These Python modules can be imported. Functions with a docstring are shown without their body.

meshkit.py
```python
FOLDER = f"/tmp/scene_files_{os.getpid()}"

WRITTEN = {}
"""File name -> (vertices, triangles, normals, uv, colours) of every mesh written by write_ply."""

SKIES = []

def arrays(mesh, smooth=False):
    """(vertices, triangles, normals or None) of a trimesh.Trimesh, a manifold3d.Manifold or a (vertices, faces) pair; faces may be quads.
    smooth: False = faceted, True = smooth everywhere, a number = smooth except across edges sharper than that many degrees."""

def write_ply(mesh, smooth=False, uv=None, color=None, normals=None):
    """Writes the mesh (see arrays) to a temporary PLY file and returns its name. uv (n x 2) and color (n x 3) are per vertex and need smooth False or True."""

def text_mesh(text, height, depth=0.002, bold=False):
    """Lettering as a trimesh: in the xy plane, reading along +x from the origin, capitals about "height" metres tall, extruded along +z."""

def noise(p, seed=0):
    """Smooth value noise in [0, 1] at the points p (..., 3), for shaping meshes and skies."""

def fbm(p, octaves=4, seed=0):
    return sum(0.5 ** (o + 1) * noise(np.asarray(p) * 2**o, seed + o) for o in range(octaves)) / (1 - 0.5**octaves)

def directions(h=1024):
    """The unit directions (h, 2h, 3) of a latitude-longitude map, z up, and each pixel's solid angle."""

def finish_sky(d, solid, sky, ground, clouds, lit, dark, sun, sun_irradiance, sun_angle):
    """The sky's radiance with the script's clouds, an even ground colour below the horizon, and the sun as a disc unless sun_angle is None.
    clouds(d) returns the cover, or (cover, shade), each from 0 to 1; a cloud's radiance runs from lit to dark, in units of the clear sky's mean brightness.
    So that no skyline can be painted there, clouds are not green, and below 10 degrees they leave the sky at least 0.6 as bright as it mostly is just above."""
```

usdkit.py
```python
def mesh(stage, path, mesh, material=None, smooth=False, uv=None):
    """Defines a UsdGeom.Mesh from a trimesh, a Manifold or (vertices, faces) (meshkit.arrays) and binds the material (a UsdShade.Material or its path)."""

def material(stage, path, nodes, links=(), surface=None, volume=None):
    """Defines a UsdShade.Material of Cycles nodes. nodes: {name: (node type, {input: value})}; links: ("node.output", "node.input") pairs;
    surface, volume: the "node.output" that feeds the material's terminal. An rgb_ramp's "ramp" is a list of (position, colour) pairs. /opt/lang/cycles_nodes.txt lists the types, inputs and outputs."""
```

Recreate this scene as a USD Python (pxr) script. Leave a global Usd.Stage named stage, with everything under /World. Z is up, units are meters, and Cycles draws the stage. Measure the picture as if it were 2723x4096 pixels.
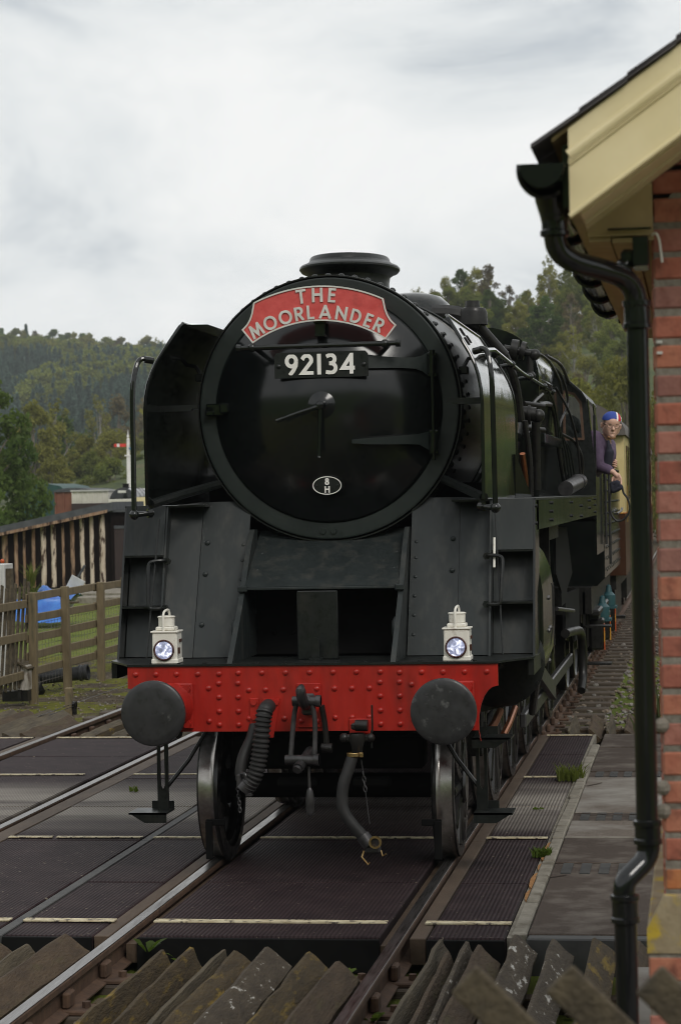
import math, random
import numpy as np, trimesh, manifold3d, usdkit, meshkit
from pxr import Usd, UsdGeom, UsdLux, UsdShade, Gf, Sdf, Vt
from shapely.geometry import Polygon, LineString, Point, box as sbox
from shapely import affinity
from shapely.ops import unary_union

stage = Usd.Stage.CreateInMemory()
UsdGeom.SetStageUpAxis(stage, 'Z'); UsdGeom.SetStageMetersPerUnit(stage, 1.0)
UsdGeom.Xform.Define(stage, '/World'); UsdGeom.Scope.Define(stage, '/World/Looks')
PI = math.pi
rnd = random.Random(7)

# ------------------------------------------------------------------ camera, sky, sun, exposure
CAM = (2.3554, -14.0054, 2.32); YAW, PITCH, ROLL = .1523, -.0064, .0206
f_ = np.array([-math.sin(YAW)*math.cos(PITCH), math.cos(YAW)*math.cos(PITCH), math.sin(PITCH)])
r_ = np.array([math.cos(YAW), math.sin(YAW), 0.]); u_ = np.cross(r_, f_)
r2, u2 = r_*math.cos(ROLL)-u_*math.sin(ROLL), u_*math.cos(ROLL)+r_*math.sin(ROLL)
cam = UsdGeom.Camera.Define(stage, '/World/camera')
cam.AddTransformOp().Set(Gf.Matrix4d(*r2, 0, *u2, 0, *(-f_), 0, *CAM, 1))
cam.CreateFocalLengthAttr(55.0); cam.CreateHorizontalApertureAttr(16.05)
cam.CreateFStopAttr(4.5); cam.CreateFocusDistanceAttr(14.7)
cam.CreateExposureAttr(0.0)
SUN_EL, SUN_AZ = math.radians(42), math.radians(148)        # azimuth = atan2(x, y): behind the camera, to the right
SKY_STRENGTH = 0.1
sky = UsdLux.DomeLight.Define(stage, '/World/sky')
skym = usdkit.material(stage, '/World/Looks/sky_overcast', {
    'tc': ('texture_coordinate', {}),
    'map': ('mapping', {'scale': (1.5, 1.5, 3.0), 'rotation': (0.1, 0.1, 3.8), 'location': (9.0, 3.0, 1.66)}),
    'n1': ('noise_texture', {'scale': 2.1, 'detail': 7.0, 'roughness': 0.55, 'distortion': 0.5}),
    'n2': ('noise_texture', {'scale': 3.3, 'detail': 8.0, 'roughness': 0.55, 'distortion': 0.7}),
    'r1': ('rgb_ramp', {'ramp': [(0.24, (0.55, 0.55, 0.55)), (0.42, (1, 1, 1))]}),
    'r2': ('rgb_ramp', {'ramp': [(0.27, (4.9, 5.4, 5.9)), (0.42, (7.9, 8.2, 8.3)), (0.56, (9.2, 9.3, 9.25)), (0.8, (10.1, 10.0, 9.8))]}),
    'sky': ('sky_texture', {'sky_type': 'single_scattering', 'sun_disc': False, 'sun_elevation': SUN_EL, 'sun_rotation': SUN_AZ}),
    'mx': ('mix_color', {'blend_type': 'mix', 'use_clamp': True}),
    'bg': ('background_shader', {'strength': SKY_STRENGTH})},
    [('tc.generated', 'map.vector'), ('map.vector', 'n1.vector'), ('map.vector', 'n2.vector'), ('n1.fac', 'r1.fac'), ('n2.fac', 'r2.fac'),
     ('r1.color', 'mx.fac'), ('sky.color', 'mx.a'), ('r2.color', 'mx.b'), ('mx.result', 'bg.color')], surface='bg.background')
UsdShade.MaterialBindingAPI.Apply(sky.GetPrim()).Bind(skym)
sky.GetPrim().SetCustomDataByKey('label', 'pale overcast sky with soft streaky white cloud'); sky.GetPrim().SetCustomDataByKey('category', 'sky')
sky.GetPrim().SetCustomDataByKey('kind', 'structure')
sun = UsdLux.DistantLight.Define(stage, '/World/sun')
sun.CreateIntensityAttr(0.36); sun.CreateAngleAttr(20.0); sun.CreateNormalizeAttr(True); sun.CreateColorAttr(Gf.Vec3f(1.0, .96, .9))
sd = np.array([math.sin(SUN_AZ)*math.cos(SUN_EL), math.cos(SUN_AZ)*math.cos(SUN_EL), math.sin(SUN_EL)])
zx = np.cross([0, 0, 1.], sd); zx /= np.linalg.norm(zx); zy = np.cross(sd, zx)
sun.AddTransformOp().Set(Gf.Matrix4d(*zx, 0, *zy, 0, *sd, 0, 0, 0, 30, 1))

# ------------------------------------------------------------------ materials
MATS = {}
def mat(name, c1, c2=None, rough=.5, scale=6.0, detail=6.0, metal=0.0, bump=0.0, bscale=None, spec=.5, rvar=0.0, lo=.35, hi=.65, coat=0.0, stretch=(1, 1, 1), c3=None, s3=1.0, lo3=.55, hi3=.7, rand=0.0, transl=None, bdist=.01):
    """principled material whose colour runs from c1 to c2 with noise in world space; c3 adds patches; rand shifts the value from copy to copy"""
    N, L = {'g': ('geometry', {}), 'm': ('mapping', {'scale': stretch}), 'p': ('principled_bsdf', {'roughness': rough, 'metallic': metal, 'specular_ior_level': spec, 'coat_weight': coat, 'coat_roughness': .08, 'base_color': c1})}, [('g.position', 'm.vector')]
    out = None
    if c2 is not None:
        N['n'] = ('noise_texture', {'scale': scale, 'detail': detail, 'roughness': .6}); N['r'] = ('rgb_ramp', {'ramp': [(lo, c1), (hi, c2)]})
        L += [('m.vector', 'n.vector'), ('n.fac', 'r.fac')]; out = 'r.color'
    if c3 is not None:
        N['n3'] = ('noise_texture', {'scale': s3, 'detail': 5.0, 'roughness': .6}); N['r3'] = ('rgb_ramp', {'ramp': [(lo3, (0, 0, 0)), (hi3, (1, 1, 1))]}); N['x3'] = ('mix_color', {'blend_type': 'mix', 'b': c3, 'a': c1})
        L += [('m.vector', 'n3.vector'), ('n3.fac', 'r3.fac'), ('r3.color', 'x3.fac')]
        if out: L.append((out, 'x3.a'))
        out = 'x3.result'
    if rand:
        N['oi'] = ('object_info', {}); N['mr'] = ('map_range', {'from_min': 0., 'from_max': 1., 'to_min': 1-rand, 'to_max': 1+rand}); N['hs'] = ('hsv', {'color': c1})
        L += [('oi.random', 'mr.value'), ('mr.result', 'hs.value')]
        if out: L.append((out, 'hs.color'))
        out = 'hs.color'
    if out: L.append((out, 'p.base_color'))
    if rvar:
        N['rn'] = ('noise_texture', {'scale': (bscale or scale)*.7, 'detail': 6.0, 'roughness': .65}); N['rr'] = ('map_range', {'from_min': .3, 'from_max': .7, 'to_min': max(.02, rough-rvar), 'to_max': min(1, rough+rvar)})
        L += [('m.vector', 'rn.vector'), ('rn.fac', 'rr.value'), ('rr.result', 'p.roughness')]
    if bump:
        N['bn'] = ('noise_texture', {'scale': bscale or scale*3, 'detail': 6.0, 'roughness': .6}); N['b'] = ('bump', {'strength': bump, 'distance': bdist, 'height': 0.5})
        L += [('m.vector', 'bn.vector'), ('bn.fac', 'b.height'), ('b.normal', 'p.normal')]
    surf = 'p.BSDF'
    if transl:
        N['t'] = ('translucent_bsdf', {'color': c2 or c1}); N['mc'] = ('mix_closure', {'fac': transl})
        L += [('p.BSDF', 'mc.closure1'), ('t.BSDF', 'mc.closure2')]
        if out: L.append((out, 't.color'))
        surf = 'mc.closure'
    MATS[name] = usdkit.material(stage, '/World/Looks/'+name, N, L, surface=surf)
    return MATS[name]

mat('gloss_black', (.003, .004, .0035), (.006, .007, .006), .08, 3, rvar=.04, bscale=2.6, bump=.2, bdist=.01)
mat('door_black', (.003, .004, .004), (.005, .006, .006), .17, 3, rvar=.04, bscale=3, bump=.03)
mat('satin_black', (.005, .006, .006), (.010, .012, .011), .36, 5, spec=.35, rvar=.1, bump=.05, bscale=40, c3=(.018, .017, .014), s3=7, lo3=.55, hi3=.8)
mat('panel_black', (.013, .017, .017), (.020, .025, .025), .45, 2.2, spec=.35, rvar=.1, bump=.04, bscale=30, c3=(.05, .049, .043), s3=6, lo3=.50, hi3=.85, stretch=(1.6, 1.6, .22))
mat('ring_black', (.007, .012, .011), (.014, .020, .018), .48, 6, spec=.4, rvar=.1, bump=.25, bscale=55, bdist=.004)
mat('soot_black', (.003, .003, .003), (.006, .006, .006), .8, 6, spec=.15)
mat('oily_black', (.006, .0055, .005), (.013, .012, .011), .40, 9, spec=.35, rvar=.15, bump=.1, bscale=40)
mat('cylinder_black', (.006, .009, .005), (.010, .013, .007), .09, 3, rvar=.05, bscale=2.6, bump=.18)
mat('beam_red', (0.3023, 0.01204, 0.00774), (0.384, 0.02064, 0.0129), .36, 5, spec=.4, rvar=.08, c3=(.13, .012, .009), s3=5.5, lo3=.46, hi3=.76, bump=.03, bscale=40, stretch=(1, 1, .28))
mat('buffer_steel', (.022, .022, .023), (.042, .042, .044), .4, 7, rvar=.15, c3=(.12, .12, .12), s3=10, lo3=.62, hi3=.72, bump=.08, bscale=22, metal=.35)
mat('forged_steel', (.035, .034, .035), (.075, .072, .074), .38, 14, metal=.6, rvar=.1)
mat('tyre_steel', (0.375, 0.3525, 0.33), (0.465, 0.45, 0.435), .3, 8, metal=1.0, rvar=.08)
mat('rail_head', (0.176, 0.1628, 0.154), (0.242, 0.2288, 0.22), .32, 10, metal=1.0, rvar=.1, stretch=(8, .4, 1))
mat('rail_rust', (.055, .030, .018), (.10, .055, .032), .8, 12, bump=.3, bscale=60)
mat('wheel_black', (.006, .006, .006), (.012, .011, .011), .25, 6, rvar=.08)
mat('rubber_hose', (.012, .012, .012), (.022, .021, .021), .55, 14, spec=.35, bump=.1, bscale=50)
mat('brass', (.30, .20, .08), (.42, .30, .14), .38, 20, metal=1.0)
mat('copper', (.36, .12, .05), (.45, .18, .08), .35, 20, metal=1.0)
mat('headboard_red', (.50, .055, .05), (.60, .09, .08), .45, 14, bump=.06, bscale=60, rvar=.08, c3=(.40, .05, .045), s3=12, lo3=.58, hi3=.8)
mat('cast_silver', (.50, .50, .46), (.62, .61, .57), .42, 18)
mat('white_paint', (.74, .72, .68), (.82, .80, .77), .4, 10)
mat('lamp_white', (.70, .67, .60), (.80, .78, .71), .38, 9, c3=(.40, .34, .27), s3=18, lo3=.56, hi3=.78, rvar=.08)
mat('lens_rim', (.05, .02, .015), (.08, .03, .02), .35, 20, metal=.4)
mat('cream', (.66, .56, .32), (.72, .62, .38), .45, 5, bump=.03, bscale=30, c3=(.58, .48, .27), s3=3, lo3=.6, hi3=.9)
mat('cream_dark', (0.675, 0.54, 0.297), (0.783, 0.6345, 0.3645), .55, 6)
mat('eaves_board', (.34, .25, .12), (.44, .33, .17), .6, 6, stretch=(1, 6, 1))
mat('coach_cream', (0.558, 0.44, 0.207), (0.612, 0.4928, 0.252), .3, 5)
mat('coach_brown', (0.04125, 0.0154, 0.0077), (0.055, 0.022, 0.011), .3, 5)
mat('coach_roof', (.075, .065, .06), (.11, .095, .085), .7, 6)
mat('iron_black', (.002, .0025, .003), (.004, .0045, .005), .09, 8, spec=.5, rvar=.04, bump=.16, bscale=26, bdist=.004)
mat('slate', (.035, .032, .035), (.065, .058, .06), .6, 12, bump=.2)
BR = [((.40, .105, .055), (.49, .15, .085)), ((.46, .135, .07), (.54, .19, .10)), ((.33, .085, .05), (.43, .13, .075)), ((.48, .135, .04), (.56, .19, .065)), ((.27, .10, .07), (.36, .145, .10)), ((.39, .12, .075), (.47, .175, .115))]
for i, (a, b) in enumerate(BR): mat('brick_red_%d' % i, tuple(k*x for k, x in zip((.74, .86, 1.0), a)), tuple(k*x for k, x in zip((.76, .88, 1.0), b)), .88, 20, bump=.5, bscale=80, c3=(.16, .055, .035), s3=17, lo3=.50, hi3=.72, bdist=.005)
mat('mortar', (0.1607, 0.1384, 0.1116), (0.2321, 0.2098, 0.1741), .95, 40, bump=.5, bscale=90, c3=(.09, .08, .06), s3=9, lo3=.5, hi3=.65)
mat('sandstone', (.22, .17, .10), (.33, .27, .17), .9, 9, bump=.4, bscale=40, c3=(.42, .30, .03), s3=7, lo3=.56, hi3=.64)
mat('kerb_stone', (0.16, 0.144, 0.112), (0.256, 0.232, 0.192), .9, 12, bump=.35, bscale=60, c3=(.10, .085, .06), s3=6, lo3=.5, hi3=.66)
mat('orange_grit', (.22, .10, .03), (.34, .17, .06), .95, 30, bump=.4, bscale=90)
mat('asphalt', (0.09, 0.07366, 0.06107), (0.18, 0.1507, 0.1253), .9, 120, bump=.4, bscale=160, c3=(.26, .245, .22), s3=1.3, lo3=.42, hi3=.62, detail=8, spec=.2)
mat('asphalt_dark', (0.0416, 0.03168, 0.02624), (0.084, 0.0648, 0.05248), .9, 120, spec=.2, bump=.4, bscale=160, detail=8, c3=(.15, .13, .11), s3=3.2, lo3=.48, hi3=.75)
mat('steel_edge', (0.05, 0.031, 0.018), (0.08, 0.0525, 0.0325), .75, 8, bump=.3, bscale=50, stretch=(1, .3, 1))
mat('line_paint', (.38, .31, .19), (.58, .52, .36), .7, 16, bump=.3, bscale=70, c3=(.07, .055, .045), s3=24, lo3=.53, hi3=.62)
mat('concrete_strip', (0.0385, 0.0385, 0.0385), (0.0595, 0.0588, 0.056), .7, 6, bump=.2, bscale=50)
mat('timber_grey', (0.05555, 0.04216, 0.0244), (0.1111, 0.0868, 0.05084), .85, 7, bump=1.0, bscale=28, bdist=.02, stretch=(3, .35, 3), c3=(.05, .042, .03), s3=6, lo3=.55, hi3=.75)
mat('timber_lichen', (0.0396, 0.026, 0.0112), (0.0748, 0.05, 0.0192), .9, 9, bump=1.0, bscale=34, bdist=.02, stretch=(2, .5, 2), c3=(.20, .13, .015), s3=7, lo3=.55, hi3=.68)
mat('timber_brown', (0.04368, 0.02652, 0.0131), (0.07862, 0.0507, 0.02652), .9, 9, bump=1.0, bscale=34, bdist=.02, stretch=(2, .5, 2), c3=(.07, .055, .02), s3=6, lo3=.52, hi3=.7)
mat('timber_paint', (0.04356, 0.0308, 0.0187), (0.08232, 0.0616, 0.0374), .85, 9, bump=1.0, bscale=34, bdist=.02, stretch=(2, .7, 2), c3=(.52, .50, .46), s3=9, lo3=.60, hi3=.66)
mat('fence_wood', (0.1047, 0.0794, 0.04262), (0.1904, 0.1468, 0.08141), .85, 5, bump=.4, bscale=30, stretch=(2, 2, .4), c3=(.06, .055, .03), s3=5, lo3=.55, hi3=.75)
mat('sleeper_wood', (.045, .033, .024), (.10, .078, .058), .9, 6, bump=.5, bscale=30, stretch=(.5, 4, 4))
mat('bark_white', (0.45, 0.36, 0.27), (0.594, 0.513, 0.414), .8, 7, stretch=(2, 2, .5), c3=(.05, .025, .015), s3=5.5, lo3=.50, hi3=.60, bump=.3)
mat('bark_brown', (0.21, 0.12, 0.0675), (0.33, 0.225, 0.15), .85, 6, stretch=(2, 2, .4), c3=(.03, .016, .01), s3=5, lo3=.49, hi3=.62, bump=.3)
mat('shed_dark', (.006, .004, .0035), (.012, .008, .007), .9, 8, spec=.1, stretch=(4, 4, .4))
mat('door_dark', (.022, .012, .011), (.034, .020, .018), .7, 6, stretch=(5, 5, .5))
mat('felt_roof', (.045, .050, .055), (.075, .080, .085), .8, 5, bump=.3, bscale=30)
mat('pipe_plastic', (.015, .016, .018), (.025, .026, .028), .45, 7)
mat('tarp_blue', (0.016, 0.088, 0.384), (0.048, 0.192, 0.544), .4, 3, bump=.3, bscale=6, bdist=.05)
mat('tarp_teal', (0.0075, 0.0375, 0.0325), (0.0125, 0.06, 0.0525), .6, 1.5)
mat('van_brown', (.13, .045, .025), (.19, .07, .04), .6, 2)
mat('van_white', (.48, .46, .40), (.60, .58, .52), .6, 2)
mat('cabinet_grey', (.42, .42, .40), (.52, .52, .50), .5, 4)
mat('box_paint', (.26, .24, .21), (.46, .43, .39), .7, 14, stretch=(2, 2, .5), c3=(.12, .09, .06), s3=8, lo3=.52, hi3=.62)
mat('signal_white', (.70, .68, .66), (.80, .78, .76), .5, 4)
mat('signal_red', (.58, .03, .02), (.66, .05, .03), .45, 4)
mat('signal_blue', (.03, .16, .30), (.05, .22, .40), .4, 4)
mat('ochre_paint', (.50, .22, .02), (.60, .30, .03), .5, 9, c3=(.45, .07, .01), s3=3, lo3=.45, hi3=.5)
mat('pump_blue', (0.01613, 0.06048, 0.0726), (0.02419, 0.08064, 0.09276), .5, 5)
mat('skin', (0.5577, 0.3323, 0.2457), (0.6287, 0.3987, 0.3042), .5, 20, spec=.4)
mat('shirt_purple', (0.07225, 0.04675, 0.085), (0.102, 0.068, 0.119), .85, 14, bump=.4, bscale=26, bdist=.01)
mat('overall_navy', (.012, .013, .024), (.02, .02, .035), .85, 12)
mat('cap_blue', (0.014, 0.042, 0.245), (0.021, 0.056, 0.294), .7, 20)
mat('cap_red', (.45, .02, .03), (.52, .03, .04), .7, 20)
mat('hair_ginger', (0.198, 0.0935, 0.042), (0.288, 0.154, 0.072), .7, 30)
mat('spectacle', (.012, .011, .011), (.015, .014, .014), .3)
mat('ground_dirt', (.040, .032, .022), (.085, .070, .050), .95, 3.2, bump=.7, bscale=22, bdist=.03, c3=(.075, .085, .012), s3=.85, lo3=.50, hi3=.62, detail=9)
mat('track_dirt', (.034, .026, .019), (.075, .058, .042), .95, 7, bump=.8, bscale=34, bdist=.03, detail=9)
mat('grass_land', (.045, .06, .012), (.10, .105, .025), .95, 1.2, bump=.6, bscale=9, bdist=.05, c3=(.10, .08, .03), s3=.35, lo3=.5, hi3=.7, detail=8)
mat('valley_floor', (.03, .045, .010), (.075, .095, .02), .95, .6, bump=.6, bscale=6, bdist=.08, c3=(.09, .075, .03), s3=.3, lo3=.5, hi3=.7)
mat('hill_floor', (.018, .026, .010), (.04, .05, .018), .95, .2)
mat('stone_grey', (.11, .10, .09), (.24, .22, .20), .85, 14, rand=.35, bump=.3)
mat('stone_brown', (.085, .065, .048), (.17, .135, .10), .9, 14, rand=.35)
mat('tree_bark', (.10, .085, .065), (.19, .165, .13), .9, 3, bump=.5, stretch=(3, 3, .5))
mat('birch_bark', (0.1773, 0.1693, 0.1451), (0.2902, 0.274, 0.2499), .8, 1.6, stretch=(1, 1, 3), c3=(.06, .05, .045), s3=2.2, lo3=.6, hi3=.68)
LEAF = dict(deep=((.046, .082, .016), (.10, .145, .028)), mid=((.095, .125, .022), (.19, .205, .040)), olive=((.125, .132, .026), (.23, .22, .045)), russet=((.10, .082, .038), (.18, .145, .07)), pine=((.036, .068, .046), (.066, .112, .072)), bluepine=((.058, .10, .078), (.105, .16, .12)), bright=((.06, .10, .012), (.14, .19, .026)), weed=((.05, .075, .018), (.11, .12, .037)))
for k, (a, b) in LEAF.items(): mat('leaf_'+k, a, b, .6, .55, rand=.28, transl=.5, spec=.25)
# gear with its own graph: ribbed rubber crossing panels, lit lamp lens, glass
def rubber(name, worn):
    MATS[name] = usdkit.material(stage, '/World/Looks/'+name, {
        'g': ('geometry', {}), 'w': ('wave_texture', {'wave_type': 'bands', 'bands_direction': 'x', 'profile': 'sine', 'scale': 13.0, 'distortion': .0}),
        'wr': ('rgb_ramp', {'ramp': [(.1, (.45, .43, .43)), (.55, (1, 1, 1))]}),
        'n': ('noise_texture', {'scale': 4.0, 'detail': 8.0, 'roughness': .65}), 'r': ('rgb_ramp', {'ramp': [(.32, (.021, .0125, .0145)), (.68, (.044, .029, .030))]}),
        'm2': ('mapping', {'scale': (.25, 1.0, 1.0)}), 'n2': ('noise_texture', {'scale': 1.3, 'detail': 4.0}),
        'sx': ('separate_xyz', {}), 'band': ('map_range', {'from_min': 1.9, 'from_max': 3.0, 'to_min': 0., 'to_max': 1.}), 'band2': ('map_range', {'from_min': 4.9, 'from_max': 3.9, 'to_min': 0., 'to_max': 1.}),
        'bm': ('math', {'math_type': 'minimum'}), 'nr': ('map_range', {'from_min': .34, 'from_max': .52, 'to_min': .2, 'to_max': 1.}), 'bn': ('math', {'math_type': 'multiply'}), 'bs': ('math', {'math_type': 'multiply', 'value2': worn}),
        'dust': ('mix_color', {'blend_type': 'mix', 'b': (.26, .235, .205)}), 'mul': ('mix_color', {'blend_type': 'multiply', 'fac': .9}),
        's': ('noise_texture', {'scale': 34.0, 'detail': 3.0}), 'sr': ('rgb_ramp', {'ramp': [(.69, (0, 0, 0)), (.73, (1, 1, 1))]}), 'spk': ('mix_color', {'blend_type': 'mix', 'b': (.2, .17, .13)}),
        'b': ('bump', {'strength': .5, 'distance': .006}), 'p': ('principled_bsdf', {'roughness': .7, 'specular_ior_level': .12})},
        [('g.position', 'w.vector'), ('g.position', 'n.vector'), ('g.position', 'sx.vector'), ('g.position', 'm2.vector'), ('m2.vector', 'n2.vector'), ('g.position', 's.vector'),
         ('sx.y', 'band.value'), ('sx.y', 'band2.value'), ('band.result', 'bm.value1'), ('band2.result', 'bm.value2'), ('n2.fac', 'nr.value'), ('bm.value', 'bn.value1'), ('nr.result', 'bn.value2'), ('bn.value', 'bs.value1'),
         ('n.fac', 'r.fac'), ('r.color', 'dust.a'), ('bs.value', 'dust.fac'), ('dust.result', 'mul.a'), ('w.fac', 'wr.fac'), ('wr.color', 'mul.b'),
         ('s.fac', 'sr.fac'), ('sr.color', 'spk.fac'), ('mul.result', 'spk.a'), ('spk.result', 'p.base_color'), ('w.fac', 'b.height'), ('b.normal', 'p.normal')], surface='p.BSDF')
rubber('rubber_worn', 1.0); rubber('rubber_dark', .25)
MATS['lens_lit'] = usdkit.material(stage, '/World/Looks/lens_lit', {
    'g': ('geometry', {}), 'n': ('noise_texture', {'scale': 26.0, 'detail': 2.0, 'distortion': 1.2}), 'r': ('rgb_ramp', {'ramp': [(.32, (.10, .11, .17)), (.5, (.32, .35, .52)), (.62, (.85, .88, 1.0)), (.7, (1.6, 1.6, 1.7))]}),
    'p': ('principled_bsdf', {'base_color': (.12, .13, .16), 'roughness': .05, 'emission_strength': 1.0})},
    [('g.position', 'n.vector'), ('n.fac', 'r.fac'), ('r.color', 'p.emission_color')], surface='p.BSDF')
MATS['window_glass'] = usdkit.material(stage, '/World/Looks/window_glass', {
    'f': ('fresnel', {'IOR': 1.5}), 't': ('transparent_bsdf', {'color': (.75, .8, .78)}), 'gl': ('glossy_bsdf', {'color': (1, 1, 1), 'roughness': .02}), 'm': ('mix_closure', {})},
    [('f.fac', 'm.fac'), ('t.BSDF', 'm.closure1'), ('gl.BSDF', 'm.closure2')], surface='m.closure')

# ------------------------------------------------------------------ scene helpers
USED, LOC = {}, {'/World': np.zeros(3)}
def path_for(name, parent):
    base = str(parent.GetPath()) if parent else '/World'
    key = base+'/'+name; n = USED.get(key, 0); USED[key] = n+1
    return key if n == 0 else '%s_%03d' % (key, n)
def tag(p, label=None, cat=None, group=None, kind=None):
    p = p.GetPrim() if hasattr(p, 'GetPrim') else p
    for k, v in (('label', label), ('category', cat), ('group', group), ('kind', kind)):
        if v: p.SetCustomDataByKey(k, v)
    return p
def thing(name, label=None, cat=None, loc=(0, 0, 0), rotz=0.0, group=None, kind=None, ops=True):
    p = path_for(name, None); x = UsdGeom.Xform.Define(stage, p)
    if ops:
        x.AddTranslateOp().Set(Gf.Vec3d(*map(float, loc))); x.AddRotateZOp().Set(float(math.degrees(rotz))); x.AddScaleOp().Set(Gf.Vec3f(1, 1, 1))
    LOC[p] = np.array(loc, float)
    return tag(x, label, cat, group, kind)
def obj(name, mesh, m, parent=None, label=None, cat=None, group=None, kind=None, smooth=32):
    """ONE mesh prim. The mesh is given in world coordinates; the thing it belongs to carries the shift"""
    p = path_for(name, parent)
    root = '/'.join(p.split('/')[:3]); off = LOC.get(root, np.zeros(3)) if parent else np.zeros(3)
    v, f = (np.asarray(mesh.vertices), np.asarray(mesh.faces)) if hasattr(mesh, 'vertices') else mesh
    q = usdkit.mesh(stage, p, trimesh.Trimesh(np.asarray(v, float)-off, np.asarray(f), process=False), MATS[m], smooth=smooth)
    return tag(q, label, cat, group, kind)
def dup(root, loc, rotz=0.0, scale=(1, 1, 1), label=None, cat=None, group=None):
    was = root.GetCustomData(); p = path_for(root.GetName(), None); x = UsdGeom.Xform.Define(stage, p)
    x.AddTranslateOp().Set(Gf.Vec3d(*map(float, loc))); x.AddRotateZOp().Set(float(math.degrees(rotz))); x.AddScaleOp().Set(Gf.Vec3f(*map(float, scale)))
    q = x.GetPrim(); q.GetReferences().AddInternalReference(root.GetPath()); q.SetInstanceable(True)
    return tag(q, label or was.get('label'), cat or was.get('category'), group or was.get('group'))
def move(root, loc, rotz=0.0, scale=(1, 1, 1)):
    ops = UsdGeom.Xformable(root).GetOrderedXformOps()
    ops[0].Set(Gf.Vec3d(*map(float, loc))); ops[1].Set(float(math.degrees(rotz))); ops[2].Set(Gf.Vec3f(*map(float, scale)))

# ------------------------------------------------------------------ shape helpers: each returns (vertices, triangles)
def cat(*ms):
    ms = [m for m in ms if m is not None]; V, F, n = [], [], 0
    for v, f in ms:
        V.append(np.asarray(v, float)); F.append(np.asarray(f)+n); n += len(v)
    return np.vstack(V), np.vstack(F)
def tm(mesh): return np.asarray(mesh.vertices), np.asarray(mesh.faces)
BOXF = np.array([(0, 2, 1), (1, 2, 3), (4, 5, 6), (5, 7, 6), (0, 1, 4), (1, 5, 4), (2, 6, 3), (3, 6, 7), (0, 4, 2), (2, 4, 6), (1, 3, 5), (3, 7, 5)])[:, ::-1]
def _chf():
    pts = []
    for s in np.ndindex(2, 2, 2):
        for ax in range(3):
            pts.append([(2*s[k]-1)*(1.0 if k == ax else .8) for k in range(3)])
    h = trimesh.convex.convex_hull(np.array(pts), qhull_options='QbB Pp QJ')
    idx = [int(np.argmin(np.linalg.norm(np.array(pts)-v, axis=1))) for v in h.vertices]
    return np.array(idx)[h.faces]
CHF = _chf()
def bx(x0, x1, y0, y1, z0, z1, ch=0.0):
    c, h = np.array([(x0+x1)/2, (y0+y1)/2, (z0+z1)/2]), np.array([abs(x1-x0), abs(y1-y0), abs(z1-z0)])/2
    if ch <= 0:
        return c+h*(np.array(list(np.ndindex(2, 2, 2)))*2-1), BOXF
    ch = min(ch, h.min()*.49); pts = []
    for s in np.ndindex(2, 2, 2):
        for ax in range(3):
            pts.append([(2*s[k]-1)*(h[k] if k == ax else h[k]-ch) for k in range(3)])
    return c+np.array(pts), CHF
def rot(m, a, axis='z', about=(0, 0, 0)):
    c, s = math.cos(a), math.sin(a); R = {'x': [[1, 0, 0], [0, c, -s], [0, s, c]], 'y': [[c, 0, s], [0, 1, 0], [-s, 0, c]], 'z': [[c, -s, 0], [s, c, 0], [0, 0, 1]]}[axis]
    about = np.array(about, float); return (np.asarray(m[0])-about) @ np.array(R).T+about, m[1]
def shift(m, d): return np.asarray(m[0])+np.array(d, float), m[1]
def mirror(m): v = np.array(m[0], float); v[:, 0] *= -1; return v, np.asarray(m[1])[:, ::-1]
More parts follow.
